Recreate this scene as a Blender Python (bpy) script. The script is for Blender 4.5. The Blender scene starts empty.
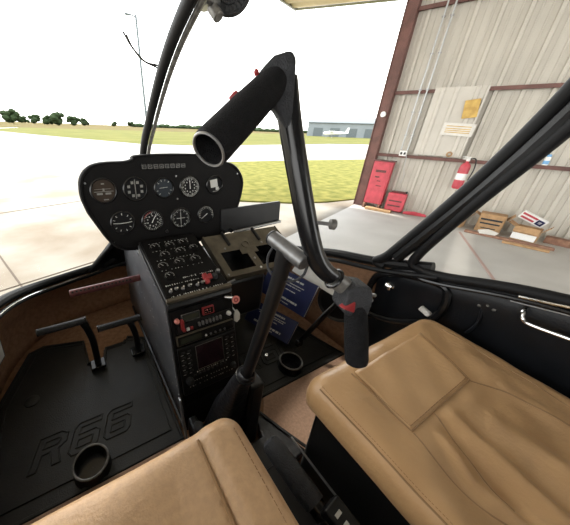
import bpy, math, random
from mathutils import Vector, Matrix
V = Vector
sc = bpy.context.scene
col = sc.collection
random.seed(7)
PI = math.pi

# ------------------------------------------------------------------ materials
def mat(name, c, rough=.6, metal=0., var=0., vscale=20., bump=0., bscale=200., spec=.5, c2=None, coat=0.):
    m = bpy.data.materials.new(name); m.use_nodes = True
    nt = m.node_tree; b = nt.nodes['Principled BSDF']
    b.inputs['Base Color'].default_value = (*c, 1)
    b.inputs['Roughness'].default_value = rough
    b.inputs['Metallic'].default_value = metal
    b.inputs['Specular IOR Level'].default_value = spec
    b.inputs['Coat Weight'].default_value = coat
    tc = nt.nodes.new('ShaderNodeTexCoord')
    n = nt.nodes.new('ShaderNodeTexNoise'); n.inputs['Scale'].default_value = vscale
    n.inputs['Detail'].default_value = 5
    nt.links.new(tc.outputs['Object'], n.inputs['Vector'])
    r = nt.nodes.new('ShaderNodeValToRGB')
    a = c2 if c2 else tuple(x * (1 - var) for x in c)
    e = c if c2 else tuple(min(1, x * (1 + var)) for x in c)
    r.color_ramp.elements[0].position = .35; r.color_ramp.elements[1].position = .65
    r.color_ramp.elements[0].color = (*a, 1); r.color_ramp.elements[1].color = (*e, 1)
    nt.links.new(n.outputs['Fac'], r.inputs['Fac'])
    nt.links.new(r.outputs['Color'], b.inputs['Base Color'])
    if bump:
        n2 = nt.nodes.new('ShaderNodeTexNoise'); n2.inputs['Scale'].default_value = bscale
        n2.inputs['Detail'].default_value = 3
        nt.links.new(tc.outputs['Object'], n2.inputs['Vector'])
        bp = nt.nodes.new('ShaderNodeBump'); bp.inputs['Strength'].default_value = bump
        bp.inputs['Distance'].default_value = .01
        nt.links.new(n2.outputs['Fac'], bp.inputs['Height'])
        nt.links.new(bp.outputs['Normal'], b.inputs['Normal'])
    return m

M = {}
M['black'] = mat('black_paint', (.006, .006, .0065), .36, var=.15, bump=.03, spec=.35)
M['matte'] = mat('matte_black_paint', (.005, .005, .0055), .55, var=.15, bump=.05, spec=.22)
M['barrel'] = mat('worn_dark_steel', (.16, .16, .16), .38, metal=.7, var=.2, vscale=60)
M['blackgloss'] = mat('black_gloss', (.006, .006, .0065), .22, var=.1, spec=.4)
M['panel'] = mat('panel_face', (.0055, .005, .005), .55, var=.15, bump=.08, bscale=400, spec=.12)
M['shell'] = mat('door_plastic', (.006, .007, .009), .40, var=.2, bump=.12, bscale=300, spec=.35)
M['rubber'] = mat('rubber_mat', (.018, .018, .017), .5, var=.15, bump=.15, bscale=260, spec=.4)
M['foam'] = mat('foam_grip', (.008, .008, .009), .85, var=.3, vscale=120, bump=.6, bscale=500, spec=.2)
M['foamgrey'] = mat('foam_grip_grey', (.026, .027, .030), .6, var=.2, vscale=100, bump=.4, bscale=400, spec=.35)
M['bootleather'] = mat('boot_leather', (.010, .010, .012), .34, var=.2, bump=.25, bscale=90, spec=.45)
M['carpet'] = mat('brown_carpet', (.30, .17, .10), .95, var=.15, vscale=60, bump=.4, bscale=500, spec=.1)
M['carpetlight'] = mat('tan_carpet', (.42, .27, .19), .95, var=.12, vscale=120, bump=.5, bscale=600, spec=.1)
M['leather'] = mat('tan_leather', (.50, .305, .148), .36, var=.06, vscale=9, bump=.12, bscale=110, spec=.55)
M['leather2'] = mat('tan_leather_grain', (.50, .315, .17), .42, var=.07, vscale=90, bump=.14, bscale=260, spec=.5)
M['stitch'] = mat('stitch_thread', (.24, .125, .045), .7)
M['seam'] = mat('seam_cord', (.30, .175, .08), .6)
M['steel'] = mat('grey_metal', (.30, .30, .30), .32, metal=.8, var=.12, vscale=40)
M['worn'] = mat('worn_grey_paint', (.10, .095, .09), .4, metal=.4, c2=(.22, .21, .19), vscale=70)
M['chrome'] = mat('chrome', (.75, .75, .74), .15, metal=1)
M['sideplate'] = mat('console_side_paint', (.16, .165, .18), .32, metal=.6, var=.15, vscale=14)
M['tray'] = mat('olive_tray_metal', (.105, .088, .062), .5, metal=.35, var=.2, vscale=30)
M['white'] = mat('white_plastic', (.75, .75, .73), .5)
M['mark'] = mat('white_markings', (.50, .50, .47), .6)
M['markdim'] = mat('dim_markings', (.20, .195, .18), .6)
M['dial'] = mat('dial_black', (.008, .008, .009), .6, spec=.12)
M['dialbrown'] = mat('horizon_brown', (.04, .029, .021), .6, spec=.12)
M['dialblue'] = mat('dial_grey_blue', (.030, .036, .043), .6, spec=.12)
M['red'] = mat('red_paint', (.26, .018, .02), .45, var=.1)
M['redfaded'] = mat('faded_red_paint', (.46, .055, .075), .5, var=.15, vscale=8)
M['reddark'] = mat('oxide_red_metal', (.11, .035, .035), .4, metal=.3, var=.2, vscale=50)
M['pink'] = mat('pink_tag', (.62, .22, .18), .55)
M['screen'] = mat('screen_purple', (.022, .010, .014), .2)
M['lcd'] = mat('lcd_green_black', (.030, .032, .022), .25)
M['blue'] = mat('navy_cover', (.007, .012, .062), .4, var=.15)
M['paper'] = mat('paper', (.62, .60, .56), .7, var=.05)
M['yellow'] = mat('yellow_paper', (.62, .42, .12), .7, c2=(.42, .26, .07), vscale=9)
M['cardboard'] = mat('cardboard', (.36, .22, .11), .85, var=.15, vscale=12)
M['wood'] = mat('old_plank', (.30, .17, .11), .85, c2=(.20, .10, .07), vscale=14)
M['hwall'] = mat('sheet_steel_wall', (.47, .44, .385), .5, metal=.1, var=.05, vscale=2.0)
M['hpatch'] = mat('sheet_steel_patch', (.50, .47, .42), .5, metal=.1, var=.05, vscale=3)
M['hframe'] = mat('oxide_frame', (.12, .052, .042), .6, var=.25, vscale=5)
M['conduit'] = mat('galvanised', (.42, .43, .43), .4, metal=.5)
M['hconc'] = mat('hangar_slab', (.42, .405, .38), .75, c2=(.35, .335, .31), vscale=1.3, bump=.05, bscale=30)
M['apron'] = mat('apron_concrete', (.22, .205, .175), .85, c2=(.135, .105, .072), vscale=.9, bump=.1, bscale=20)
M['crack'] = mat('slab_joint', (.075, .055, .04), .9)
M['stain'] = mat('red_line_paint', (.34, .24, .21), .8, var=.1)
M['taxi'] = mat('taxiway', (.24, .23, .21), .9, c2=(.19, .18, .155), vscale=.3)
M['grass'] = mat('mown_grass', (.150, .135, .036), .95, c2=(.078, .082, .018), vscale=3.5, bump=.8, bscale=8, spec=.05)
M['grassfar'] = mat('far_grass', (.110, .104, .030), .95, c2=(.078, .082, .020), vscale=.25, spec=.05)
M['crop'] = mat('dry_field', (.105, .078, .03), .95, c2=(.065, .055, .018), vscale=.15, spec=.05)
M['leaf'] = mat('tree_leaves', (.030, .045, .020), .9, c2=(.014, .024, .010), vscale=.7, spec=.05)
M['bark'] = mat('bark', (.08, .055, .035), .9)
M['bluewhite'] = mat('pale_metal_building', (.15, .17, .18), .6, var=.05, vscale=.3)
M['roofgrey'] = mat('grey_roof', (.07, .085, .09), .6)
M['canopy'] = mat('canopy_underside', (.50, .40, .26), .6, var=.1, vscale=3)
M['cupblue'] = mat('cup_blue', (.15, .35, .6), .5)
M['headliner'] = mat('headliner', (.20, .19, .18), .9)

def glass_mat():
    m = bpy.data.materials.new('clear_acrylic'); m.use_nodes = True
    nt = m.node_tree; nt.nodes.clear()
    o = nt.nodes.new('ShaderNodeOutputMaterial'); t = nt.nodes.new('ShaderNodeBsdfTransparent')
    t.inputs['Color'].default_value = (.97, .975, .97, 1)
    g = nt.nodes.new('ShaderNodeBsdfGlossy'); g.inputs['Roughness'].default_value = .02
    x = nt.nodes.new('ShaderNodeMixShader')
    x.inputs[0].default_value = .012
    nt.links.new(t.outputs[0], x.inputs[1]); nt.links.new(g.outputs[0], x.inputs[2])
    nt.links.new(x.outputs[0], o.inputs['Surface'])
    return m
M['glass'] = glass_mat()

# ------------------------------------------------------------------ mesh builder
def frame_from(axis):
    a = V(axis).normalized()
    h = V((0, 0, 1)) if abs(a.z) < .9 else V((1, 0, 0))
    x = h.cross(a).normalized(); y = a.cross(x).normalized()
    return x, y, a

class MB:
    def __init__(s): s.v = []; s.f = []
    def add(s, vs, fs):
        k = len(s.v); s.v += [V(p) for p in vs]; s.f += [tuple(i + k for i in f) for f in fs]; return s
    def box(s, c, size, R=None):
        c = V(c); hx, hy, hz = (q / 2 for q in size); vs = []
        for x, y, z in ((-1,-1,-1),(1,-1,-1),(1,1,-1),(-1,1,-1),(-1,-1,1),(1,-1,1),(1,1,1),(-1,1,1)):
            p = V((x*hx, y*hy, z*hz)); vs.append(c + (R @ p if R else p))
        return s.add(vs, [(0,3,2,1),(4,5,6,7),(0,1,5,4),(1,2,6,5),(2,3,7,6),(3,0,4,7)])
    def tube(s, pts, r, seg=12, flat=1.0):
        pts = [V(p) for p in pts]; n = len(pts)
        rr = r if isinstance(r, (list, tuple)) else [r] * n
        vs = []; fs = []; px = None
        for i, p in enumerate(pts):
            t = (pts[min(i+1, n-1)] - pts[max(i-1, 0)]).normalized()
            if px is None: px, py, _ = frame_from(t)
            else:
                px = (px - t * px.dot(t)).normalized(); py = t.cross(px).normalized()
            for k in range(seg):
                a = 2 * PI * k / seg
                vs.append(p + px * math.cos(a) * rr[i] + py * math.sin(a) * rr[i] * flat)
        for i in range(n - 1):
            for k in range(seg):
                a = i*seg + k; b = i*seg + (k+1) % seg
                fs.append((a, b, b + seg, a + seg))
        fs.append(tuple(range(seg-1, -1, -1))); fs.append(tuple((n-1)*seg + k for k in range(seg)))
        return s.add(vs, fs)
    def lathe(s, prof, o, axis, seg=32, cap=(True, True)):
        x, y, a = frame_from(axis); o = V(o); vs = []; fs = []
        for r, h in prof:
            for k in range(seg):
                t = 2 * PI * k / seg; vs.append(o + x * math.cos(t) * r + y * math.sin(t) * r + a * h)
        n = len(prof)
        for i in range(n-1):
            for k in range(seg):
                p = i*seg + k; q = i*seg + (k+1) % seg
                fs.append((p, q, q+seg, p+seg))
        if cap[0]: fs.append(tuple(range(seg-1, -1, -1)))
        if cap[1]: fs.append(tuple((n-1)*seg + k for k in range(seg)))
        return s.add(vs, fs)
    def ring(s, o, axis, R, r, seg=32, ms=8):
        x, y, a = frame_from(axis); o = V(o); vs = []; fs = []
        for i in range(seg):
            t = 2*PI*i/seg; d = x*math.cos(t) + y*math.sin(t)
            for k in range(ms):
                u = 2*PI*k/ms; vs.append(o + d*(R + r*math.cos(u)) + a*r*math.sin(u))
        for i in range(seg):
            for k in range(ms):
                fs.append((i*ms+k, ((i+1) % seg)*ms+k, ((i+1) % seg)*ms+(k+1) % ms, i*ms+(k+1) % ms))
        return s.add(vs, fs)
    def prism(s, poly, o, ux, uy, depth):
        """polygon in the (ux,uy) plane at o, extruded by vector depth"""
        o = V(o); ux = V(ux); uy = V(uy); d = V(depth); n = len(poly)
        vs = [o + ux*a + uy*b for a, b in poly]; vs += [p + d for p in vs]
        fs = [tuple(range(n-1, -1, -1)), tuple(range(n, 2*n))]
        fs += [(i, (i+1) % n, (i+1) % n + n, i + n) for i in range(n)]
        return s.add(vs, fs)
    def loft(s, rows, closed=False):
        n = len(rows[0]); vs = [p for r in rows for p in r]; fs = []
        for i in range(len(rows)-1):
            for k in range(n if closed else n-1):
                k2 = (k+1) % n; fs.append((i*n+k, i*n+k2, (i+1)*n+k2, (i+1)*n+k))
        return s.add(vs, fs)
    def build(s, name, m, parent=None, bevel=0, angle=35, solid=0, smooth=True, sub=0):
        import bmesh
        if parent is not None: off = WLOC[parent.name]
        else:
            xs = [p.x for p in s.v]; ys = [p.y for p in s.v]; zs = [p.z for p in s.v]
            off = V(((min(xs)+max(xs))/2, (min(ys)+max(ys))/2, min(zs)))
        me = bpy.data.meshes.new(name)
        me.from_pydata([tuple(p - off) for p in s.v], [], s.f); me.update()
        b = bmesh.new(); b.from_mesh(me); bmesh.ops.recalc_face_normals(b, faces=b.faces); b.to_mesh(me); b.free()
        me.materials.append(M[m] if isinstance(m, str) else m)
        if smooth:
            me.polygons.foreach_set('use_smooth', [True]*len(me.polygons)); me.set_sharp_from_angle(angle=math.radians(angle))
        o = bpy.data.objects.new(name, me); col.objects.link(o)
        if parent is not None: o.parent = parent
        else: o.location = off
        WLOC[o.name] = off.copy()
        if solid:
            k = o.modifiers.new('solid', 'SOLIDIFY'); k.thickness = solid; k.offset = 0
        if bevel:
            k = o.modifiers.new('bevel', 'BEVEL'); k.width = bevel; k.segments = 3; k.limit_method = 'ANGLE'; k.angle_limit = math.radians(30)
        if sub:
            k = o.modifiers.new('sub', 'SUBSURF'); k.levels = sub; k.render_levels = sub
        return o
WLOC = {}
def thing(name, loc, label, cat, group=None):
    o = bpy.data.objects.new(name, None); o.empty_display_size = .05; col.objects.link(o); o.location = loc
    WLOC[o.name] = V(loc); return tag(o, label, cat, group)
def tag(o, label, cat, group=None):
    o['label'] = label; o['category'] = cat
    if group: o['group'] = group
    return o
def struct(o, label=None, cat=None):
    o['kind'] = 'structure'
    if label: o['label'] = label
    if cat: o['category'] = cat
    return o
def spline(pts, n=8):
    pts = [V(p) for p in pts]; out = []
    P = [pts[0]*2-pts[1]] + pts + [pts[-1]*2-pts[-2]]
    for i in range(1, len(P)-2):
        a, b, c, d = P[i-1:i+3]
        for k in range(n):
            t = k/n
            out.append(.5*((2*b)+(c-a)*t+(2*a-5*b+4*c-d)*t*t+(-a+3*b-3*c+d)*t**3))
    out.append(pts[-1]); return out
def rrect(x0, y0, x1, y1, r, n=6):
    out = []
    for cx, cy, a0 in ((x1-r, y1-r, 0), (x0+r, y1-r, 90), (x0+r, y0+r, 180), (x1-r, y0+r, 270)):
        for k in range(n+1):
            a = math.radians(a0 + 90*k/n); out.append((cx + r*math.cos(a), cy + r*math.sin(a)))
    return out

CX = .29          # centre line of the cabin (x), +y is forward, ground z=0, cabin floor z=.6
def mir(x): return 2*CX - x

# ================================================================== OUTDOORS
P0 = V((6.01, 3.879, 0)); D = V((-.309, .951, 0)); N = V((.951, .309, 0)); Z = V((0, 0, 1))
def W(a, off, z): return P0 + D*a - N*off + Z*z        # a along the hangar wall (negative = into the hangar)
WR = Matrix((tuple(D), tuple(N), (0, 0, 1))).transposed()   # local x = D, y = N
# ground
def poly_ground(name, pts, z, m, th=.02):
    return struct(MB().prism([(p[0], p[1]) for p in pts], (0, 0, z-th), (1,0,0), (0,1,0), (0,0,th)).build(name, m, smooth=False))
A = P0 + D*0; 
opL = P0 - N*16; opR = P0 + N*.4
poly_ground('floor_hangar', [opL, opR, opR - D*14, opL - D*14], 0, 'hconc', .1)
poly_ground('ground_apron', [opL, opR, opR + N*20, (40, 14), (14, 30), (8, 28), (3, 30), (-3, 42), (-30, 70), (-60, 40), (-30, 0)], 0, 'apron', .1)
poly_ground('ground_taxiway', [(-60, 30), (-30, 66), (-7, 64), (6.4, 26.4), (34.4, 28.8), (60, 26), (90, 10), (60, -10), (20, -2), (12, 5), (4, 10)], .012, 'taxi', .012)
poly_ground('ground_grass_verge', [(2.6, 5.9), (3.4, 5.05), (4.4, 4.45), (5.3, 4.2), (6.4, 4.12), (9, 4.6), (14, 4), (30, -4), (40, 2), (26, 10.5), (17, 11.2), (11, 11.8), (6.5, 12.0), (3, 11.5), (2.0, 9)], .03, 'grass', .03)
poly_ground('ground_grass_field', [(-11, 72), (-9.5, 60), (0.2, 38.7), (6.4, 26.4), (11.2, 24), (34.4, 28.8), (90, 22), (180, 60), (110, 120), (33, 92), (20, 94), (-8, 92)], .03, 'grassfar', .03)
poly_ground('ground_dry_field', [(-400, 60), (-30, 66), (-12, 73), (-9, 92), (20, 94), (33, 92), (110, 118), (180, 60), (700, 200), (500, 700), (0, 900), (-500, 700)], .02, 'crop', .02)
# apron slab joints
mb = MB()
def strip(mb, a, b, w, z=.002, h=.004):
    a = V(a); b = V(b); t = (b-a).normalized(); n = V((-t.y, t.x, 0))*w/2
    mb.add([a-n+Z*z, b-n+Z*z, b+n+Z*z, a+n+Z*z, a-n+Z*(z+h), b-n+Z*(z+h), b+n+Z*(z+h), a+n+Z*(z+h)],
           [(0,3,2,1),(4,5,6,7),(0,1,5,4),(1,2,6,5),(2,3,7,6),(3,0,4,7)])
for k in range(-1, 4):
    o = P0 + D*(1.2+3.0*k) if k >= 0 else None
    if o: strip(mb, o - N*16, o - N*(3.2 if k < 2 else 6), .018)
for k in range(3):
    o = P0 - N*(6.6+2.9*k); strip(mb, o + D*.05, o + D*12, .018)
j = mb.build('ground_joints', 'crack', smooth=False); struct(j)
# painted line on hangar slab
mb = MB(); strip(mb, (5.9, 1.75, 0), (4.0, .62, 0), .035)
struct(mb.build('floor_line', 'stain', smooth=False))

# hangar wall of ribbed sheet steel
L = 13.5
prof = [(0, 0)]
def rib(a): return [(a-.034, 0), (a-.022, .04), (a+.022, .04), (a+.034, 0)]
pts = [(-.34, 0)]
a = .0
pitch = .33
k = 0
while a < L:
    for q, h in rib(a): pts.append((q, h))
    for e in (.11, .22):
        pts += [(a+e-.012, 0), (a+e-.008, .014), (a+e+.008, .014), (a+e+.012, 0)]
    a += pitch
pts = [p for p in pts if p[0] >= .05]
pts = [(.0, 0)] + pts
rows = [[P0 - D*q - N*h + Z*z for q, h in pts] for z in (0, 4.6)]
struct(MB().loft(rows).build('wall_hangar', 'hwall', solid=.004, smooth=False))
# steel frame: corner column, girts
def wbox(mb, a0, a1, o0, o1, z0, z1):
    return mb.box(W((a0+a1)/2, (o0+o1)/2, (z0+z1)/2), (abs(a1-a0), abs(o1-o0), z1-z0), WR)
mb = wbox(MB(), .02, -.15, -.10, .16, 0, 4.6)
wbox(mb, .035, .02, -.14, .18, 0, 4.6); wbox(mb, -.15, -.165, -.14, .18, 0, 4.6)
t = mb.build('trim_hangar_column', 'hframe', bevel=.006, smooth=False); struct(t)
for nm, z in (('trim_hangar_girt_low', 1.13), ('trim_hangar_girt_mid', 2.25), ('trim_hangar_girt_high', 3.5)):
    mb = wbox(MB(), -.17, -L, .032, .10, z, z+.012); wbox(mb, -.17, -L, .10, .108, z-.045, z+.012); wbox(mb, -.17, -L, .032, .05, z-.04, z)
    struct(mb.build(nm, 'hframe', smooth=False))
# hangar roof, other walls and raised door canopy
mb = MB().prism([(-.3, 4.6), (-8.5, 6.4), (-16.4, 4.6), (-16.4, 4.72), (-8.5, 6.52), (-.3, 4.72)], P0 - D*0, tuple(N*1), (0,0,1), tuple(-D*14))
mb2 = MB().prism([(.3, 4.6), (-8.2, 6.4), (-16.4, 4.6), (-16.4, 4.72), (-8.2, 6.52), (.3, 4.72)], P0, tuple(N), (0,0,1), tuple(-D*14))
struct(mb2.build('ceiling_hangar', 'hwall', smooth=False))
mb = MB().prism([(.1, 3.74), (-16.2, 3.74), (-16.2, 4.62), (-8.2, 6.4), (.1, 4.62)], P0, tuple(N), (0,0,1), tuple(-D*.08))
struct(mb.build('wall_hangar_front', 'hwall', smooth=False))
ca = thing('raised_hangar_door', P0 - N*8 + Z*3.9, 'raised hangar door panel jutting out over the opening, tan underside', 'hangar door')
mb = MB()
rows = []
for q in (0.02, 2.33):
    r_ = []
    for i in range(0, 160):
        off = i*.1 + .02; h = .03 if i % 3 == 0 else 0
        r_.append(P0 + D*q - N*off + Z*(3.68 + q*.116 + h))
    rows.append(r_)
mb.loft(rows).build('door_skin', 'canopy', ca, solid=.01)
mb = MB().box(W(2.35, 8, 3.975), (.05, 16, .09), WR)
mb.build('door_edge', 'steel', ca, bevel=.005)
mb = MB().tube([W(0, .0, 3.69), W(2.35, .0, 3.965)], .03, 4)
mb.build('door_side_rail', 'steel', ca, bevel=.005)

# wall patch panel
mb = MB()
for z0, z1 in ((1.17, 2.28),):
    pp = []
    for i, a in enumerate([.82, .90, .92, .96, .98, 1.10, 1.12, 1.16, 1.18, 1.38, 1.40, 1.44, 1.46, 1.52, 1.535, 1.56]):
        pp.append((a, .12 + (.022 if i in (2, 3, 6, 7, 10, 11, 14) else 0)))
    mb.loft([[W(-a, h, z) for a, h in pp] for z in (z0, z1)])
p = mb.build('wall_patch', 'hpatch', solid=.004, smooth=False)
tag(p, 'pale ribbed sheet metal patch panel fixed over the wall girts', 'metal panel')
# conduits
for k, (a, lab) in enumerate(((.585, 'pale conduit pipe running up the ribbed wall, nearer the door column'), (.70, 'pale conduit pipe running up the ribbed wall, farther from the door column'))):
    t = thing('conduit_pipe', W(-a, .135, 1.23), lab, 'pipe', None)
    MB().tube([W(-a, .135, 1.23), W(-a, .135, 4.4)], .013).build('pipe', 'conduit', t)
    for z in (1.5, 1.9, 2.26, 2.8, 3.3, 3.7): MB().box(W(-a, .127, z), (.05, .04, .02), WR).build('clip', 'steel', t)
t = thing('outlet_box', W(-.645, .17, 1.12), 'white electrical outlet box on the lower girt under the conduit pipes', 'outlet box')
MB().box(W(-.645, .14, 1.17), (.13, .06, .10), WR).build('box', 'white', t, bevel=.006)
mb = MB(); mb.box(W(-.615, .173, 1.17), (.035, .008, .045), WR); mb.box(W(-.675, .173, 1.17), (.035, .008, .045), WR)
mb.build('socket', 'black', t, bevel=.002)
t = tag(MB().tube(spline([W(-.72, .15, 1.12), W(-.74, .14, .9), W(-.78, .13, .75), W(-.76, .12, .6)]), .006, 6).build('hanging_cable', 'conduit'), 'thin grey cable hanging below the outlet box', 'cable')
t = thing('flood_lamp', W(-.11, .18, 1.82), 'small white lamp bracketed to the rusty door column', 'lamp')
MB().lathe([(.02, 0), (.045, .03), (.05, .07), (.035, .075)], W(-.11, .17, 1.86), -N + D*.2).build('lamp_head', 'white', t)
MB().tube([W(.05, .1, 1.87), W(-.09, .19, 1.86)], .008).build('bracket', 'steel', t)
t = tag(MB().ring(W(-1.38, .16, 1.21), tuple(N), .035, .012, 24).build('tape_roll', 'cardboard'), 'small brown roll hanging on the patch panel above the girt', 'tape roll')
# tall red cabinet leaning on the wall
t = thing('red_tool_locker', W(-.36, .2, .08), 'tall narrow red metal locker standing against the hangar wall by the door column', 'locker')
def wb2(a0, a1, o0, o1, z0, z1, tilt=0):
    return
MB().box(W(-.37, .17, .55), (.36, .18, .88), WR).build('body', 'redfaded', t, bevel=.012)
MB().box(W(-.37, .268, .56), (.30, .012, .80), WR).build('door', 'redfaded', t, bevel=.005)
for a, z, w_, h_ in ((-.37, .80, .20, .05), (-.33, .68, .09, .03), (-.38, .60, .07, .02), (-.40, .50, .1, .02)): MB().box(W(a, .275, z), (w_, .006, h_), WR).build('door_marking', 'reddark', t)
MB().box(W(-.37, .17, 1.0), (.40, .20, .025), WR).build('lid', 'reddark', t, bevel=.006)
for a in (-.22, -.52): MB().box(W(a, .2, .055), (.04, .2, .11), WR).build('foot', 'wood', t)
t = thing('red_jerrican', W(-.8, .2, 0), 'squat red metal can on the floor beside the tall red locker', 'can')
MB().box(W(-.80, .17, .21), (.34, .17, .38), WR).build('body', 'redfaded', t, bevel=.03)
MB().box(W(-.80, .17, .42), (.26, .05, .035), WR).build('handle', 'reddark', t, bevel=.01)
mb = MB(); mb.box(W(-.80, .259, .24), (.24, .006, .03), WR); mb.box(W(-.80, .259, .14), (.24, .006, .03), WR); mb.build('pressed_band', 'reddark', t)
MB().tube([W(-.94, .17, .41), W(-.94, .17, .45)], .02).build('cap', 'black', t)
tag(MB().box(W(-.55, .38, .027), (.5, .12, .05), WR).build('timber_offcut', 'cardboard', bevel=.006), 'pale timber offcut lying in front of the red locker', 'timber')
mb = MB()
mb.prism([(0, 0), (.42, .03), (.40, .09), (.2, .13), (.02, .07)], W(-1.0, .25, .005), tuple(-D), tuple(-N*.4 + Z*.6), tuple(Z*.03))
tag(mb.build('red_rag', 'redfaded', bevel=.01), 'crumpled red cloth on the floor right of the squat red can', 'cloth')
# yellow pad and card
R1 = WR @ Matrix.Rotation(math.radians(8), 3, 'Y')
tag(MB().box(W(-1.43, .165, 1.94), (.20, .015, .28), R1).build('yellow_notice', 'yellow', bevel=.003), 'yellow envelope pinned tilted on the patch panel', 'notice')
R1 = WR @ Matrix.Rotation(math.radians(-3), 3, 'Y')
t = thing('paper_notice', W(-1.36, .15, 1.58), 'cream paper card hanging below the yellow envelope', 'notice')
MB().box(W(-1.36, .155, 1.62), (.46, .008, .20), R1).build('card', 'paper', t)
mb = MB(); [mb.box(W(-1.36, .161, z), (.36, .003, .012), R1) for z in (1.67, 1.63, 1.60, 1.57)]; mb.build('print_lines', 'yellow', t)
# extinguisher
t = thing('fire_extinguisher', W(-1.68, .2, .62), 'red fire extinguisher with white label hung on the ribbed wall', 'fire extinguisher')
MB().lathe([(.001, 0), (.06, .0), (.075, .02), (.078, .05), (.078, .36), (.07, .41), (.045, .445), (.022, .46), (.022, .48)], W(-1.68, .2, .64), (0,0,1)).build('cylinder', 'redfaded', t)
MB().lathe([(.0785, 0), (.0795, .002), (.0795, .11), (.0785, .112)], W(-1.68, .2, .80), (0,0,1), cap=(False, False)).build('label_band', 'white', t)
mb = MB().lathe([(.02, 0), (.028, .01), (.028, .05), (.012, .06)], W(-1.68, .2, 1.12), (0,0,1)); mb.box(W(-1.65, .23, 1.19), (.12, .02, .015), WR); mb.box(W(-1.65, .23, 1.155), (.10, .02, .012), WR)
mb.build('valve_head', 'white', t, bevel=.002)
MB().tube(spline([W(-1.70, .2, 1.16), W(-1.78, .25, 1.16), W(-1.81, .26, 1.0), W(-1.79, .27, .8)]), .010, 8).build('hose', 'black', t)
# blue cup on girt
t = thing('spray_can', W(-2.62, .07, 1.142), 'small white and blue can standing on the lower girt', 'can')
MB().lathe([(.03, 0), (.034, .003), (.034, .11), (.028, .125)], W(-2.62, .07, 1.142), (0,0,1)).build('body', 'white', t)
MB().lathe([(.028, 0), (.024, .03), (.01, .04)], W(-2.62, .07, 1.267), (0,0,1)).build('cap', 'cupblue', t)
MB().lathe([(.0345, 0), (.0352, .002), (.0352, .05), (.0345, .052)], W(-2.62, .07, 1.16), (0,0,1), cap=(False, False)).build('label_band', 'cupblue', t)
# cartons by the wall
def carton(c, size, rz, label, printm, flaps=True, open_=False, name='cardboard_box'):
    c = V(c); R = WR @ Matrix.Rotation(rz, 3, 'Z'); sx, sy, sz = size
    t = thing(name, tuple(c), label, 'box')
    X = R @ V((1,0,0)); Y = R @ V((0,1,0))
    mb = MB(); w = .006
    for k in (-1, 1):
        mb.box(c + X*k*(sx/2-w/2) + Z*sz/2, (w, sy, sz), R); mb.box(c + Y*k*(sy/2-w/2) + Z*sz/2, (sx, w, sz), R)
    mb.box(c + Z*w/2, (sx, sy, w), R)
    mb.build('body', 'cardboard', t)
    mb = MB()
    for k, ang in ((-1, .9), (1, .5)):
        RR = R @ Matrix.Rotation(-k*ang, 3, 'Y'); mb.box(c + X*k*(sx/2 + .05) + Z*(sz + (.03 if open_ else 0) - .015), (.12, sy, .005), RR)
    if not open_: mb.box(c + Z*(sz+.003), (sx, sy, .005), R)
    else:
        RR = R @ Matrix.Rotation(.9, 3, 'X'); mb.box(c - Y*(sy/2+.03) + Z*(sz-.03), (sx, .10, .005), RR)
    mb.build('flap', 'cardboard', t)
    mb = MB()
    for q, (dx, dz, w_, h_) in enumerate(printm[1]):
        mb.box(c - Y*(sy/2+.002) + X*dx + Z*dz, (w_, .003, h_), R)
    mb.build('printed_band', printm[0], t)
    return t
carton(W(-1.90, .34, 0), (.20, .20, .24), .25, 'cardboard box leaning at the left end of the box pile, printed grey bands', ('paper', [(-.03, .15, .2, .02), (.02, .09, .22, .02)]))
carton(W(-2.34, .27, 0), (.34, .24, .31), .05, 'large closed brown cardboard box with grey-blue printed bands beside the wall', ('dialblue', [(0, .22, .28, .03), (0, .15, .26, .025), (0, .07, .2, .015)]))
carton(W(-2.80, .42, 0), (.29, .22, .22), .25, 'open cardboard box with white lower print in front of the wall', ('white', [(0, .07, .28, .10)]), open_=True)
t = thing('shop_sign_board', W(-2.82, .30, .24), 'red white and blue printed carton sticking up out of the open box', 'carton')
RB = WR @ Matrix.Rotation(-.38, 3, 'Y') @ Matrix.Rotation(.35, 3, 'X')
cB = W(-2.80, .30, .335)
MB().box(cB, (.34, .05, .13), RB).build('board', 'white', t, bevel=.004)
def rb(dx, dz, w, h, m, nm): MB().box(cB + RB @ V((dx, -.027, dz)), (w, .004, h), RB).build(nm, m, t)
rb(.06, .036, .21, .03, 'redfaded', 'red_stripe'); rb(.06, -.024, .18, .03, 'redfaded', 'red_stripe'); rb(-.10, 0, .09, .09, 'blue', 'blue_patch')
rb(-.10, .0, .04, .04, 'white', 'white_patch')
def brick(c, s, rz, lab): tag(MB().box(c, s, WR @ Matrix.Rotation(rz, 3, 'Z')).build('scrap_block', 'wood', bevel=.008), lab, 'block', None)
brick(W(-3.20, .28, .05), (.30, .16, .10), .2, 'brown scrap block just right of the open box')
brick(W(-3.50, .26, .06), (.22, .16, .12), -.1, 'brown scrap block in the middle of the row right of the open box')
brick(W(-3.80, .26, .07), (.20, .2, .14), .3, 'darker brown scrap block at the right end of the row')
t = thing('long_plank', (6.3, 1.2, 0), 'long reddish wooden plank lying on the hangar floor before the boxes', 'plank')
a_, b_ = V((6.03, 1.73, .02)), V((6.28, .69, .02)); tt = (b_-a_)
RP = Matrix((tuple(tt.normalized()), tuple(Z.cross(tt.normalized())), (0,0,1))).transposed()
MB().box((a_+b_)/2, (tt.length, .10, .035), RP).build('board', 'wood', t, bevel=.004)
a2, b2 = V((6.07, 1.2, .02)), V((6.2, .70, .02))
tag(MB().box((a2+b2)/2 + V((-.10,0,-.003)), ((b2-a2).length, .09, .03), RP).build('short_plank', 'cardboard', bevel=.004), 'short paler board lying in front of the long reddish plank', 'plank')
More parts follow.
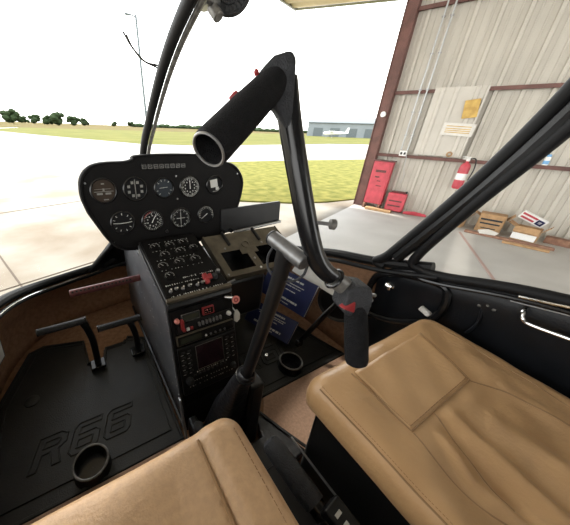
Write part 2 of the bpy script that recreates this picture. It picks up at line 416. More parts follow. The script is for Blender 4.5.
mb = MB().prism([(0,0),(.2,.02),(.24,.1),(.1,.16),(-.03,.09)], (6.0, 1.52, .04), (.3,-.95,0), (.8,.3,.35), (0,0,.012))
tag(mb.build('crumpled_paper', 'paper', bevel=.004), 'crumpled pale paper scrap lying on the long plank', 'paper')

# distant things
t = thing('light_pole', (10.9, 40, 0), 'tall thin light pole standing far out beyond the taxiway', 'light pole')
MB().tube([(10.9, 40, 0), (10.75, 40, 6), (10.6, 40, 12.9)], [.17, .15, .13], 8).build('pole', 'roofgrey', t)
MB().tube([(10.6, 40, 12.7), (9.9, 40.2, 12.9)], .07, 6).build('arm', 'roofgrey', t)
MB().box((9.7, 40.2, 12.85), (.7, .35, .14)).build('lamp_head', 'roofgrey', t, bevel=.03)
t = thing('distant_hangar', (70, 58, 0), 'long pale metal building with a grey roof far across the airfield', 'building')
bc = V((98, 77, 0)); bx = V((.62, -.78, 0)); by = V((.78, .62, 0))
RBd = Matrix((tuple(bx), tuple(by), (0,0,1))).transposed()
MB().box(bc + Z*2.4, (26, 12, 4.8), RBd).build('walls', 'bluewhite', t)
MB().prism([(-6.4, 4.8), (0, 6.8), (6.4, 4.8), (6.4, 4.6), (-6.4, 4.6)], bc - bx*13.3, tuple(by), (0,0,1), tuple(bx*26.6)).build('roof', 'roofgrey', t)
for q in (-9, -3, 3, 9): MB().box(bc + bx*q - by*6.03 + Z*1.3, (3.4, .1, 3.4), RBd).build('door_panel', 'roofgrey', t)
t = thing('parked_airplane', (72, 62, 0), 'small white parked aeroplane beside the distant pale building', 'airplane')
ac = V((73, 60, 0))
MB().tube([ac+bx*-3.4+Z*1.2, ac+bx*-2.8+Z*1.2, ac+bx*-1+Z*1.35, ac+bx*3.6+Z*1.5], [.25, .5, .55, .15], 10).build('fuselage', 'white', t)
MB().box(ac+bx*-1+Z*1.85, (1.3, 9.5, .14), RBd).build('wing', 'white', t)
MB().prism([(0,0),(1.0,0),(1.1,1.4),(.6,1.4)], ac+bx*2.6+Z*1.5, tuple(bx), (0,0,1), tuple(by*.08)).build('tail_fin', 'white', t)
for q, s_ in ((-2.4, 0), (-.8, 1.1), (-.8, -1.1)): MB().tube([ac+bx*q+by*s_*.5+Z*1.0, ac+bx*q+by*s_+Z*.3, ac+bx*q+by*s_], [.05,.05,.2], 8).build('wheel_leg', 'worn', t)

def tree(name, x, y, h, w, label, seed):
    rnd = random.Random(seed); t = thing(name, (x, y, 0), label, 'tree', 'distant trees along the horizon')
    MB().tube([(x, y, 0), (x, y, h*.5)], [h*.03, h*.02], 6).build('trunk', 'bark', t)
    mb = MB()
    for k in range(16):
        a = rnd.uniform(0, 2*PI); rr = rnd.uniform(0, .36)*w; z = rnd.uniform(.30, .82)*h
        s_ = rnd.uniform(.13, .22)*w * (1.15 - .4*z/h)
        c = V((x + rr*math.cos(a), y + rr*math.sin(a), z)); vs = []; fs = []
        nu, nv = 8, 6
        for i in range(nv+1):
            for jx in range(nu):
                th = PI*i/nv; ph = 2*PI*jx/nu; q = s_*rnd.uniform(.8, 1.2)
                vs.append(c + V((math.sin(th)*math.cos(ph)*q, math.sin(th)*math.sin(ph)*q, math.cos(th)*q*.8)))
        for i in range(nv):
            for jx in range(nu): fs.append((i*nu+jx, i*nu+(jx+1) % nu, (i+1)*nu+(jx+1) % nu, (i+1)*nu+jx))
        mb.add(vs, fs)
    mb.build('crown', 'leaf', t, smooth=False)
RY = math.radians(30)
def far(px, dist):           # bearing given as the tangent from the camera heading
    a = RY + math.atan(px); return math.sin(a)*dist, math.cos(a)*dist
trees = [(-.72, 190, 8.5, 10, 'round dark tree at the far left end of the horizon, tallest of its clump'), (-.645, 215, 7, 8, 'dark tree second from the left end of the horizon'),
         (-.685, 235, 6, 8, 'low dark bush tree right of the leftmost horizon clump'), (-.60, 190, 5.5, 8, 'low tree left of the middle clump left of the windshield post'),
         (-.565, 185, 8.2, 11, 'largest rounded tree in the clump left of the windshield post'), (-.515, 205, 6.5, 9, 'mid-size tree just right of the largest rounded tree'),
         (-.475, 225, 5.6, 8, 'small tree ending the horizon clump left of the windshield post'), (-.375, 260, 5.5, 7, 'small far tree standing alone nearer the windshield post'),
         (-.32, 260, 5, 7, 'tiny far tree directly left of the windshield post')]
for i, (px, d_, h, w, lab) in enumerate(trees):
    x, y = far(px, d_); tree('distant_tree', x, y, h*.85, w, lab, i)
mb = MB(); rnd = random.Random(3)
for i in range(150):
    px = -.31 + 1.0*i/150; x, y = far(px, 300 + rnd.uniform(-8, 8)); s_ = rnd.uniform(1.0, 2.0)
    mb.lathe([(.01, 0), (s_*1.8, .2), (s_*2.2, s_*.9), (s_*1.2, s_*1.7), (.01, s_*2.0)], (x, y, 0), (0,0,1), 7)
t = mb.build('hedgerow', 'leaf', smooth=False); t['kind'] = 'stuff'; tag(t, 'low dark hedgerow running along the far horizon', 'hedge')

# ================================================================== CABIN SHELL
FZ = .6
sillL = [(-.36, .30, 1.13), (-.35, .46, 1.08), (-.335, .63, 1.045), (-.315, .80, .995), (-.283, .98, .95), (-.247, 1.10, .91), (-.192, 1.185, .88), (-.08, 1.262, .86), (.032, 1.298, .86), (.14, 1.32, .87), (.29, 1.33, .87)]
SL = spline(sillL, 6); SR = [V((mir(p.x), p.y, p.z)) for p in SL]
floorL = [(-.40, .30), (-.40, .46), (-.398, .63), (-.393, .80), (-.37, .98), (-.33, 1.10), (-.27, 1.19), (-.17, 1.26), (-.05, 1.30), (.12, 1.33), (.29, 1.34)]
FL = spline([(x, y, FZ) for x, y in floorL], 6)
outline = FL + [V((mir(p.x), p.y, p.z)) for p in reversed(FL[:-1])]
poly = [(p.x, p.y) for p in outline]
poly = [(-.40, -.95)] + poly + [(mir(-.40), -.95)]
struct(MB().prism(poly, (0, 0, FZ-.03), (1,0,0), (0,1,0), (0,0,.03)).build('floor', 'carpet', smooth=False))
# nose liner (brown carpet) from floor outline to sill
def nose(side):
    lo = FL if side < 0 else [V((mir(p.x), p.y, p.z)) for p in FL]
    hi = SL if side < 0 else SR
    rows = []
    for k in range(9):
        t = k/8; row = []
        for a, b in zip(lo, hi):
            p = a.lerp(b, t); c = V((CX, .3, p.z)); out = (V((p.x, p.y, 0)) - V((CX, .3, 0))); 
            if out.length > 0: p = p + out.normalized()*.05*math.sin(PI*t)
            row.append(p)
        rows.append(row)
    return MB().loft(rows)
struct(nose(-1).build('wall_nose_left', 'carpet', solid=.012))
struct(nose(1).build('wall_nose_right', 'carpet', solid=.012))
# windshield sill frames
for nm, S in (('trim_1', SL), ('trim_2', SR)):
    mb = MB().tube([p + V((0, 0, .006)) for p in S], .017, 10)
    mb.tube([p + V(((CX-p.x)*.03, -.028, -.012)) for p in S], .009, 8)
    struct(mb.build(nm, 'matte'))
# bright edge strip inside left sill
struct(MB().tube([p + V(((CX-p.x)*.05, -.038, .002)) for p in SL[22:-12]], .0016, 6).build('trim_3', 'chrome'))
# centre post
post = spline([(.29, 1.33, .87), (.29, 1.30, 1.1), (.29, 1.175, 1.382), (.29, 1.03, 1.52), (.29, .84, 1.655), (.29, .66, 1.735), (.29, .45, 1.79), (.29, .2, 1.82)], 8)
mb = MB().tube(post, .017, 12, flat=.8)
struct(mb.build('trim_4', 'matte'))
mb = MB().tube([p + V((.017, -.012, -.010)) for p in post], .007, 8); struct(mb.build('trim_5', 'worn'))
# black fairing behind the panel
mb = MB().loft([[V((.0, 1.27, .86)), V((.10, 1.33, .84)), V((.20, 1.30, .84))], [V((.10, 1.26, .97)), V((.15, 1.31, .97)), V((.22, 1.28, .97))], [V((.19, 1.2, 1.10)), V((.21, 1.26, 1.10)), V((.26, 1.25, 1.10))]])
struct(mb.build('trim_6', 'black', solid=.02))
# A pillars and door frames
def frames(side):
    m_ = (lambda x: x) if side > 0 else mir
    a = spline([(m_(.93), .30, 1.085), (m_(.925), .455, 1.085), (m_(.92), .42, 1.14), (m_(.92), .30, 1.37), (m_(.92), .215, 1.57), (m_(.88), .16, 1.72), (m_(.80), .10, 1.80)], 8)
    b = spline([(m_(.93), -.75, 1.22), (m_(.93), -.40, 1.225), (m_(.93), .04, 1.18), (m_(.93), .26, 1.125), (m_(.93), .325, 1.12), (m_(.925), .35, 1.15), (m_(.92), .27, 1.34), (m_(.92), .178, 1.53), (m_(.88), .11, 1.70), (m_(.79), .06, 1.79)], 10)
    c = spline([(m_(.92), .40, 1.13), (m_(.925), .275, 1.37), (m_(.925), .19, 1.56), (m_(.885), .13, 1.71)], 8)
    return a, b, c
names = iter(('trim_7', 'trim_8', 'trim_9', 'trim_10', 'trim_11', 'trim_12'))
for sd in (1, -1):
    a, b, c = frames(sd)
    struct(MB().tube(a[6:], .0165, 12).build(next(names), 'matte'))
    struct(MB().tube(c, .0185, 10).build(next(names), 'black'))
    if sd < 0: struct(MB().tube(b, .02, 12).build('trim_14', 'black'))
fa, fb, fc = frames(1)
# cabin roof, rear bulkhead, left wall
def arc(y, z, h=.06, x0=-.29, x1=.87, n=12): return [V((x0 + (x1-x0)*i/n, y, z + h*math.sin(PI*i/n))) for i in range(n+1)]
struct(MB().loft([arc(.22, 1.79, .03), arc(.0, 1.82), arc(-.4, 1.84), arc(-.95, 1.82)]).build('ceiling', 'headliner', solid=.03))
struct(MB().box((CX, -.95, 1.2), (1.30, .03, 1.26)).build('wall_back', 'headliner'))
struct(MB().loft([[V((-.38, y, FZ)) for y in (.36, -.2, -.94)], [V((-.41, y, .85)) for y in (.36, -.2, -.94)], [V((-.36, .36, 1.11)), V((-.36, -.2, 1.2)), V((-.36, -.94, 1.22))]]).build('wall_left', 'shell', solid=.02))
# windows
def curve_at(pts, t):
    f = t*(len(pts)-1); i = min(int(f), len(pts)-2); return pts[i].lerp(pts[i+1], f-i)
def windshield(side):
    S = SL if side < 0 else SR
    a = [V((mir(p.x) if side < 0 else p.x, p.y, p.z)) for p in fa]
    edge = list(reversed(a[8:])) + S[8:]             # top of pillar down, round the nose to the centre
    pst = list(reversed(post[6:]))
    rows = []
    n = 20
    for i in range(n+1):
        t = i/n; p = curve_at(edge, t); q = curve_at(pst, t); row = []
        for k in range(11):
            u = k/10; r = p.lerp(q, u); bul = math.sin(PI*u)*.05*math.sin(PI*min(1, t*1.0))
            row.append(r + V((.5*(-1 if side < 0 else 1), .6, .5)).normalized()*bul)
        rows.append(row)
    return MB().loft(rows)
struct(windshield(-1).build('window_1', 'glass'))
struct(windshield(1).build('window_2', 'glass'))
# right door
dr = struct(bpy.data.objects.new('door_1', None), 'black helicopter door beside the right seat', 'door'); col.objects.link(dr); dr.location = (.95, 0, FZ); WLOC['door_1'] = V((.95, 0, FZ))
MB().tube(fb, .0145, 14).build('window_frame', 'matte', dr)
MB().tube([p + V((-.012, .003, -.022)) for p in fb[8:44]], .006, 8).build('seal', 'blackgloss', dr)
# panel with sloping top
rows = []
ys = [.45, .36, .25, .12, 0, -.2, -.5, -.9]
top = lambda y: 1.105 + (.36-y)*.22 if y > .0 else 1.184 + min(.04, -y*.1)
for t in (0, .12, .3, .5, .7, .85, 1):
    rows.append([V((.935 + .045*math.sin(PI*min(1, t*1.02)) , y, FZ + .02 + (top(y)-FZ-.02)*t)) for y in ys])
MB().loft(rows).build('inner_panel', 'shell', dr, solid=.012)
glo = [p for p in fb[2:-2]]
cen = V((.935, -.3, 1.4)); top_edge = [V((.80, .05, 1.79)), V((.80, -.3, 1.80)), V((.82, -.75, 1.79))]
lowc = fb; 
rows = []
for i in range(13):
    t = i/12
    y = .34 - 1.05*t
    if y > 0: 
        zb = 1.12 + (.34-y)*.2; zt = min(1.79, 1.16 + (.34-y)*2.15)
    else: zb = 1.19; zt = 1.79
    row = []
    for k in range(7):
        u = k/6; z = zb + (zt-zb)*u; x = .93 - max(0, (z-1.5))**1.5*.75; row.append(V((x, y, z)))
    rows.append(row)
MB().loft(rows).build('window_pane', 'glass', dr)
# door details (x = inner face of the door)
def yz(pts, x): return [V((x, y, z)) for y, z in pts]
pk = spline(yz([(.433, 1.045), (.35, 1.08), (.26, 1.092), (.236, 1.06), (.236, 1.0), (.262, .95), (.34, .895), (.417, .868), (.455, .875), (.465, .95), (.455, 1.02), (.433, 1.045)], .942), 6)
MB().tube(pk, .012, 10).build('pocket_rim', 'blackgloss', dr)
pk2 = spline(yz([(.228, 1.095), (.19, 1.105), (.165, 1.09), (.15, 1.03), (.16, .98)], .950), 6)
MB().tube(pk2, .004, 8).build('moulded_edge', 'shell', dr)
MB().lathe([(.016, 0), (.016, .012), (.011, .016), (.011, .03), (.006, .032)], (.958, .404, 1.007), (-1, -.2, .3), 20).build('lock_knob', 'chrome', dr)
mb = MB().box((.945, .272, .985), (.012, .035, .018), Matrix.Rotation(.35, 3, 'X')); mb.lathe([(.009, 0), (.009, .014)], (.947, .262, .985), (-1, 0, 0), 16)
mb.build('latch_tab', 'paper', dr, bevel=.003)
for y, z in ((.165, 1.079), (.150, 1.09), (.135, 1.084), (.126, 1.11), (.131, 1.124)):
    MB().lathe([(.0045, 0), (.0045, .003), (.002, .005)], (.947, y, z), (-1, 0, 0), 10).build('rivet', 'worn', dr)
MB().tube(spline([(.915, .106, 1.156), (.915, .06, 1.166), (.915, -.05, 1.188), (.915, -.3, 1.21)], 6), .0040, 8).build('bright_trim_strip', 'chrome', dr)
MB().tube(spline([(.918, .115, 1.136), (.918, -.05, 1.165), (.918, -.3, 1.185)], 6), .0018, 8).build('lower_trim_strip', 'steel', dr)
MB().tube(spline([(.955, .085, 1.132), (.925, .086, 1.126), (.915, .08, 1.108), (.915, .06, 1.100), (.915, -.03, 1.108), (.915, -.16, 1.118), (.955, -.18, 1.12)], 8), .0048, 10).build('grab_handle', 'chrome', dr)

# ------------------------------------------------------------------ floor mats
def mat_thing(name, poly, label, mirror=False):
    xs = [p[0] for p in poly]; ys = [p[1] for p in poly]
    t = thing(name, ((min(xs)+max(xs))/2, (min(ys)+max(ys))/2, FZ), label, 'floor mat', None)
    MB().prism(poly, (0, 0, FZ+.001), (1,0,0), (0,1,0), (0,0,.007)).build('mat_sheet', 'rubber', t, bevel=.002)
    pts = [V((x, y, FZ+.010)) for x, y in poly]; pts.append(pts[0])
    MB().tube(pts, .007, 6).build('raised_rim', 'rubber', t)
    c = V((sum(xs)/len(xs), sum(ys)/len(ys), FZ+.009))
    inn = [c + (p-c)*.90 for p in pts]; 
    for p in inn: p.z = FZ+.0085
    MB().tube(inn, .0035, 6).build('inner_ridge', 'rubber', t)
    return t
polyL = [(-.375, .475), (.160, .475), (.165, .98), (.10, 1.02), (.085, .99), (-.0, .99), (-.01, .93), (-.075, .93), (-.085, 1.08), (-.24, 1.12), (-.29, 1.10), (-.375, .84)]
ml = mat_thing('floor_mat', polyL, 'black rubber floor mat embossed R66 in the left footwell')
polyR = [(.42, .475), (.935, .475), (.90, .60), (.86, .80), (.80, .98), (.70, 1.06), (.42, 1.06)]
mr = mat_thing('floor_mat', polyR, 'black rubber floor mat embossed R66 in the right footwell, behind the cyclic stick')
def glyph_R(): return [[(0,0),(0,1),(.75,1),(1,.86),(1,.6),(.78,.46),(1,0),(.74,0),(.52,.44),(.24,.44),(.24,0),(0,0)], [(.24,.62),(.24,.82),(.70,.82),(.76,.76),(.76,.68),(.70,.62),(.24,.62)]]
def glyph_6(): return [[(0,.14),(0,.86),(.16,1),(1,1),(1,.82),(.26,.82),(.24,.80),(.24,.60),(.86,.60),(1,.48),(1,.12),(.86,0),(.14,0),(0,.14)], [(.24,.18),(.24,.42),(.74,.42),(.76,.40),(.76,.20),(.74,.18),(.24,.18)]]
def emboss(parent, x0, y0, h, w, gap):
    mb = MB()
    for k, g in enumerate((glyph_R(), glyph_6(), glyph_6())):
        for line in g:
            P = [V((x0 + k*(w+gap) + a*w + b*h*.30, y0 + b*h, FZ+.0085)) for a, b in line]
            for p, q in zip(P[:-1], P[1:]):
                d = (q-p).normalized()*.0012; mb.tube([p-d, q+d], .0030, 6)
    mb.build('embossed_lettering', 'rubber', parent)
emboss(ml, -.265, .585, .095, .082, .018)
emboss(mr, .475, .585, .10, .085, .018)
MB().lathe([(.024, 0), (.024, .004), (.021, .006)], (-.268, .845, FZ+.007), (0,0,1), 28).build('round_plug', 'rubber', ml)

def cup(x, y, label):
    t = thing('cup_holder', (x, y, FZ+.008), label, 'cup holder')
    MB().lathe([(.036, .0), (.040, .010), (.041, .032), (.044, .038), (.047, .036), (.048, .030), (.049, .01), (.051, .0)], (x, y, FZ+.008), (0,0,1), 40, cap=(False, False)).build('holder_wall', 'black', t)
    MB().lathe([(.001, .004), (.038, .004)], (x, y, FZ+.008), (0,0,1), 32, cap=(False, False)).build('holder_floor', 'blackgloss', t)
    MB().ring((x, y, FZ+.044), (0,0,1), .0455, .0035, 40).build('holder_rim', 'worn', t)
cup(-.100, .520, 'round black floor cup holder in the left footwell mat, at the left seat front')
cup(.668, .532, 'round black floor cup holder in the right footwell by the right seat front')

# carpet strips before the seats
def carpet_strip(poly, label):
    o = MB().prism(poly, (0,0,FZ+.001), (1,0,0), (0,1,0), (0,0,.016)).build('carpet_strip', 'carpetlight', bevel=.004)
    return tag(o, label, 'carpet')
carpet_strip([(-.395, .252), (.165, .252), (.160, .468), (-.395, .468)], 'narrow pinkish tan carpet strip in front of the left seat')
carpet_strip([(.412, .42), (.42, .36), (.445, .30), (.482, .232), (.93, .232), (.945, .466), (.475, .466), (.44, .42)], 'pinkish tan carpet piece in front of the right seat')

# ------------------------------------------------------------------ seats
def cushion(x0, x1, y0, y1, zt, th, hfun, r=.045, rc=.05, K=96):
    def rr(ins, n=K):
        a, b, c, d = x0+ins, x1-ins, y0+ins, y1-ins
        q = max(.004, rc-ins*.6); pts = []
        cor = [(b-q, d-q, 0), (a+q, d-q, 90), (a+q, c+q, 180), (b-q, c+q, 270)]
        for i, (cx, cy, a0) in enumerate(cor):
            for k in range(9):
                t = math.radians(a0 + 90*k/8); pts.append((cx + q*math.cos(t), cy + q*math.sin(t)))
            nx = cor[(i+1) % 4]; t = math.radians(nx[2]); e = (nx[0] + q*math.cos(t), nx[1] + q*math.sin(t)); s_ = pts[-1]
            for k in range(1, 44): pts.append((s_[0] + (e[0]-s_[0])*k/44, s_[1] + (e[1]-s_[1])*k/44))
        return pts
    rows = []
    for z_, ins in ((-th, .008), (-th+.012, .0), (-th*.6, -.002)):
        rows.append([V((x, y, zt + z_ + .4*hfun(x, y))) for x, y in rr(ins)])
    for k in range(9):
        t = PI/2*k/8; ins = r*(1-math.cos(t)); dz = -r*(1-math.sin(t))
        rows.append([V((x, y, zt + dz + hfun(x, y)*(.4+.6*k/8))) for x, y in rr(ins)])
    base = rr(r); cx, cy = (x0+x1)/2, (y0+y1)/2
    for k in range(1, 44):
        t = k/43.5; row = []
        for x, y in base:
            X = x + (cx-x)*t; Y = y + (cy-y)*t; row.append(V((X, Y, zt + hfun(X, Y))))
        rows.append(row)
    mb = MB().loft(rows, closed=True); n = len(rows[0]); mb.f.append(tuple((len(rows)-1)*n + k for k in range(n)))
    return mb
def g(x, s_): return math.exp(-(x/s_)**2)
def crease(x, y, ax, ay, bx_, by_, w, amp):
    dx, dy = bx_-ax, by_-ay; L2 = dx*dx+dy*dy; t = ((x-ax)*dx + (y-ay)*dy)/L2; tc = max(0, min(1, t))
    d = math.hypot(x-ax-dx*tc, y-ay-dy*tc); return amp*g(d, w)*(math.sin(PI*min(1, max(0, t)))**.5 if 0 < t < 1 else 0)
def hR(x, y):
    s_ = .07*(y-.20)                                   # slopes down towards the back
    e = min(1, max(0, (x-.42)/.06)) * min(1, max(0, (.88-x)/.06))
    dish = -.020*e*min(1, max(0, (.05-y)/.12))
    c = .010*g(x-.64, .2)*g(y-.15, .12)
    w = crease(x, y, .56, .06, .53, -.12, .013, -.012) + crease(x, y, .585, .065, .59, -.16, .018, .015) + crease(x, y, .53, .05, .50, -.03, .010, .009)
    w += crease(x, y, .66, .02, .72, -.22, .030, .015) + crease(x, y, .78, .04, .84, -.12, .022, .010) + sum(crease(x, y, .425, .02+.035*q, .470, .035+.03*q, .006, .0028) for q in range(5)) + crease(x, y, .50, -.03, .56, -.15, .016, .010) + crease(x, y, .44, .18, .47, .05, .012, .002) + crease(x, y, .50, .2, .60, .14, .03, -.003)
    w += .0012*math.sin(38*x + 22*y + 3*math.sin(17*y)) + .001*math.sin(61*x - 47*y)
    w += crease(x, y, .80, .15, .86, -.1, .03, .006)
    return s_ + dish + c + w
def hL(x, y):
    s_ = .06*(y-.20)
    if x > .112: b = .018*min(1, (x-.112)/.020) * (1 - .15*((x-.155)/.05)**2)
    else: b = .004*g(x+.1, .25)
    dish = -.012*min(1, max(0, (.10-x)/.05))
    return s_ + b + dish + .001*math.sin(33*x+19*y)
def seat(x0, x1, h, label, leather, zt=1.0, y1=.262, r=.038):
    t = thing('helicopter_seat', ((x0+x1)/2, -.1, FZ), label, 'seat')
    cu = cushion(x0, x1, -.42, y1, zt, .085, h, r=r, rc=.036).build('cushion', leather, t, angle=60)
    MB().box(((x0+x1)/2, -.09, (FZ+zt-.082)/2+.002), (x1-x0-.024, .62, zt-.082-FZ-.004)).build('seat_box', 'black', t, bevel=.008)
    return t, cu
sr, cr_ = seat(.387, .915, hR, 'right tan leather helicopter seat with a sewn square flap and wrinkles', 'leather')
sl, cl_ = seat(-.36, .200, hL, 'left tan grained leather helicopter seat with a raised side bolster', 'leather2', .998, .273, .030)
def on_seat(h, zt, pts, lift=.0): return [V((x, y, zt + h(x, y) + lift)) for x, y in pts]
def dashes(mb, pts, step=.0045, ln=.0034, r=.0006):
    acc = 0
    for a, b in zip(pts[:-1], pts[1:]):
        d = b-a; L_ = d.length; q = (step - acc) if acc else 0; 
        while q + ln < L_: 
            mb.tube([a + d*(q/L_), a + d*((q+ln)/L_)], r, 4); q += step
        acc = 0
def lin(a, b, n=24): return [(a[0]+(b[0]-a[0])*i/n, a[1]+(b[1]-a[1])*i/n) for i in range(n+1)]
# right seat: edge seam pair, stitch lines, flap
def edge_pts(ins, lift):
    q = math.acos(1 - ins/.038); wgt = .4 + .6*q/(PI/2)
    return [V((.387 + ins, .225 - .60*i/60, 1.0 - .038*(1-math.sin(q)) + hR(.387 + .038, .225 - .60*i/60)*wgt + lift)) for i in range(61)]
e1 = edge_pts(.011, -.0004)
MB().tube(e1, .0020, 6).build('edge_seam', 'seam', cr_)
mb = MB(); dashes(mb, edge_pts(.0165, .0002)); mb.build('stitching', 'stitch', cr_)
e2 = on_seat(hR, 1.0, lin((.868, .212), (.866, -.37), 60), -.0006)
MB().tube(e2, .0016, 6).build('edge_seam', 'seam', cr_)
fl = []
rows = []
nx, ny = 24, 18
for j_ in range(ny+1):
    v = j_/ny; row = []
    for i in range(nx+1):
        u = i/nx; x = (.482 + .012*v) + (.725 + .055*v - .482 - .012*v)*u; y = .076 + (.213-.076)*v
        row.append(V((x, y, 1.0 + hR(x, y) + .0008)))
    rows.append(row)
fo = MB().loft(rows).build('sewn_flap', 'leather', cr_, solid=.002)
edge = on_seat(hR, 1.0, lin((.484, .213), (.482, .076), 14)+lin((.482, .076), (.725, .076), 22)+lin((.725, .076), (.78, .213), 14), .0008)
MB().tube(edge, .0017, 6).build('flap_piping', 'seam', fo)
ins = on_seat(hR, 1.0, lin((.490, .20), (.488, .082), 14)+lin((.488, .082), (.720, .082), 22)+lin((.720, .082), (.77, .20), 14), .0022)
mb = MB(); dashes(mb, ins); mb.build('flap_stitching', 'stitch', fo)
for q in ([(.560, .073), (.548, .02), (.532, -.03), (.522, -.07)], [(.482, .072), (.472, .02), (.478, -.04), (.51, -.09), (.58, -.13), (.68, -.16), (.78, -.18)], [(.725, .074), (.775, .02), (.81, -.06), (.84, -.15)]):
    S = spline([(x, y, 0) for x, y in q], 10); P = [V((p.x, p.y, 1.0 + hR(p.x, p.y) - .0008)) for p in S]
    MB().tube(P, .0019, 6).build('seam_line', 'seam', cr_)
# left seat: bolster seam and edge stitching
e3 = [V((p.x, p.y, p.z)) for p in on_seat(hL, .998, lin((.111, .248), (.111, -.37), 50), .0022)]
MB().tube(e3, .0026, 6).build('bolster_seam', 'seam', cl_)
mb = MB(); dashes(mb, on_seat(hL, .998, lin((.176, .232), (.168, -.37), 60), -.0015), .006, .0036, .0009)
mb.build('stitching', 'stitch', cl_)
S = []
for i in range(20):
    a = PI/2*i/19*.9
    x = .110 - .46*i/19; S.append(V((x, .2735, .965)))
MB().tube(S, .0022, 6).build('front_piping', 'seam', cl_)

# ------------------------------------------------------------------ centre console
X0, X1 = .182, .402
cc = thing('center_console', (CX, .9, FZ), 'black avionics console pedestal between the footwells with riveted side plates', 'console')
body = [(.494, FZ), (.502, .64), (.515, .67), (.612, 1.012), (.606, 1.02), (.612, 1.034), (.922, 1.118), (.924, 1.058), (1.055, 1.058), (1.06, 1.10), (1.22, 1.10), (1.30, .95), (1.31, FZ)]
MB().prism(body, (X0, 0, 0), (0,1,0), (0,0,1), (X1-X0, 0, 0)).build('body', 'black', cc, bevel=.004)
side = [(.496, FZ+.004), (.506, .645), (.520, .67), (.622, 1.022), (.918, 1.106), (.920, 1.055), (1.06, 1.055), (1.065, 1.09), (1.21, 1.09), (1.29, .95), (1.30, FZ+.004)]
for x in (X0-.004, X1+.001):
    sp = MB().prism(side, (x, 0, 0), (0,1,0), (0,0,1), (.003, 0, 0)).build('side_plate', 'sideplate', cc)
    mb = MB(); sg = -1 if x < CX else 1; xx = x if sg < 0 else x+.003
    for (a, b), (c, d), n in (((.53, .66), (.628, 1.0), 12), ((.66, 1.02), (.95, 1.095), 9), ((.78, .70), (.80, 1.0), 10), ((.60, .72), (.76, .70), 5), ((1.0, .7), (1.02, 1.02), 8), ((.70, .86), (.95, .88), 7)):
        for i in range(n):
            t = i/(n-1); MB().lathe([(.0032, 0), (.0028, .0016), (.001, .0024)], (xx, a+(c-a)*t, b+(d-b)*t), (sg, 0, 0), 8).build('rivet', 'steel', sp)
# upper sloped face frame and lower face frame
def vec(a, b): return (V(b)-V(a))
UO = V((X0, .616, 1.036)); UX = V((1, 0, 0)); UY = V((0, .304, .083)).normalized(); UN = UX.cross(UY).normalized()
LO = V((X0, .611, 1.012)); LY = V((0, -.097, -.342)).normalized(); LN = V((0, -.342, .097)).normalized()
if UN.z < 0: UN = -UN
RU = Matrix((tuple(UX), tuple(UY), tuple(UN))).transposed(); RL = Matrix((tuple(UX), tuple(-LY), tuple(LN))).transposed()
def U(x, y, h=0): return UO + UX*x + UY*y + UN*h
def Lw(x, y, h=0): return LO + UX*x + LY*y + LN*h
MB().box(U(.11, .006, .004), (.222, .012, .014), RU).build('front_lip', 'tray', cc, bevel=.002)
MB().box(U(.11, .165, .002), (.21, .29, .004), RU).build('upper_face', 'panel', cc, bevel=.001)
def smallgauge(x, y, r, a0=200, a1=-20, two=False):
    gd = MB().lathe([(r, 0), (r, .004), (r*.86, .0045), (r*.84, .002), (.001, .002)], U(x, y, .004), UN, 28, cap=(True, False)).build('engine_gauge', 'panel', cc)
    mb = MB()
    for i in range(9):
        a = math.radians(a0 + (a1-a0)*i/8); d = UX*math.cos(a) + UY*math.sin(a)
        mb.tube([U(x, y, .0095) + d*r*.62, U(x, y, .0095) + d*r*.82], .0006 if i % 2 else .0009, 4)
    arcp = [U(x, y, .0095) + (UX*math.cos(math.radians(a0+(a1-a0)*i/12)) + UY*math.sin(math.radians(a0+(a1-a0)*i/12)))*r*.82 for i in range(13)]
    mb.tube(arcp, .0006, 4); mb.build('dial_marks', 'markdim', gd)
    a = math.radians(a0 + (a1-a0)*.35); d = UX*math.cos(a)+UY*math.sin(a)
    MB().tube([U(x, y, .010), U(x, y, .010) + d*r*.7], [.0009, .0004], 5).build('needle', 'mark', gd)
for x, y, r in ((.045, .262, .020), (.100, .258, .019), (.155, .262, .021), (.065, .210, .020), (.125, .215, .021), (.180, .222, .018), (.040, .155, .020), (.100, .160, .020), (.160, .158, .021), (.045, .105, .018)):
    smallgauge(x, y, r)
mb = MB()                                  # lettering strokes over the switch rows
rnd = random.Random(5)
def strokes(mb, F, R_, x, y, w, h, dens=.0065, hh=.0065, lift=.0052):
    q = x
    while q < x+w:
        L_ = rnd.uniform(.0022, .0042); mb.box(F(q, y, lift), (L_, rnd.choice((.0012, hh*.8, hh*.5)), .0006), R_); q += dens*rnd.choice((.75, 1, 1.0, 1.6))
strokes(mb, U, RU, .085, .085, .045, .007, .0055, .010)
strokes(mb, U, RU, .145, .085, .05, .007)
for yy, n in ((.066, 10), (.018, 16)): strokes(mb, U, RU, .02, yy, .18, .006, .008)
for yy in (.283, .237, .186, .135): strokes(mb, U, RU, .03, yy, .15, .004, .013, .003)
mb.build('panel_lettering', 'mark', cc)
for i, x in enumerate((.025, .045, .065, .09, .115, .135)):
    tg = MB().lathe([(.0055, 0), (.0055, .004), (.003, .005)], U(x, .040 + .006*(i % 2), .004), UN, 12).build('toggle_switch', 'steel', cc)
    MB().tube([U(x, .042, .006), U(x, .036, .020)], [.0018, .0028], 8).build('toggle_lever', 'chrome', tg)
for x, y in ((.150, .040), (.165, .056), (.150, .062)):
    MB().box(U(x, y, .012), (.014, .020, .016), RU @ Matrix.Rotation(.5, 3, 'X')).build('guard_cover', 'red', cc, bevel=.003)
MB().lathe([(.011, 0), (.010, .012), (.008, .015)], U(.185, .055, .004), UN, 20).build('rotary_knob', 'foamgrey', cc)
MB().lathe([(.008, 0), (.007, .010), (.005, .012)], U(.207, .075, .004), UN, 20).build('rotary_knob', 'steel', cc)
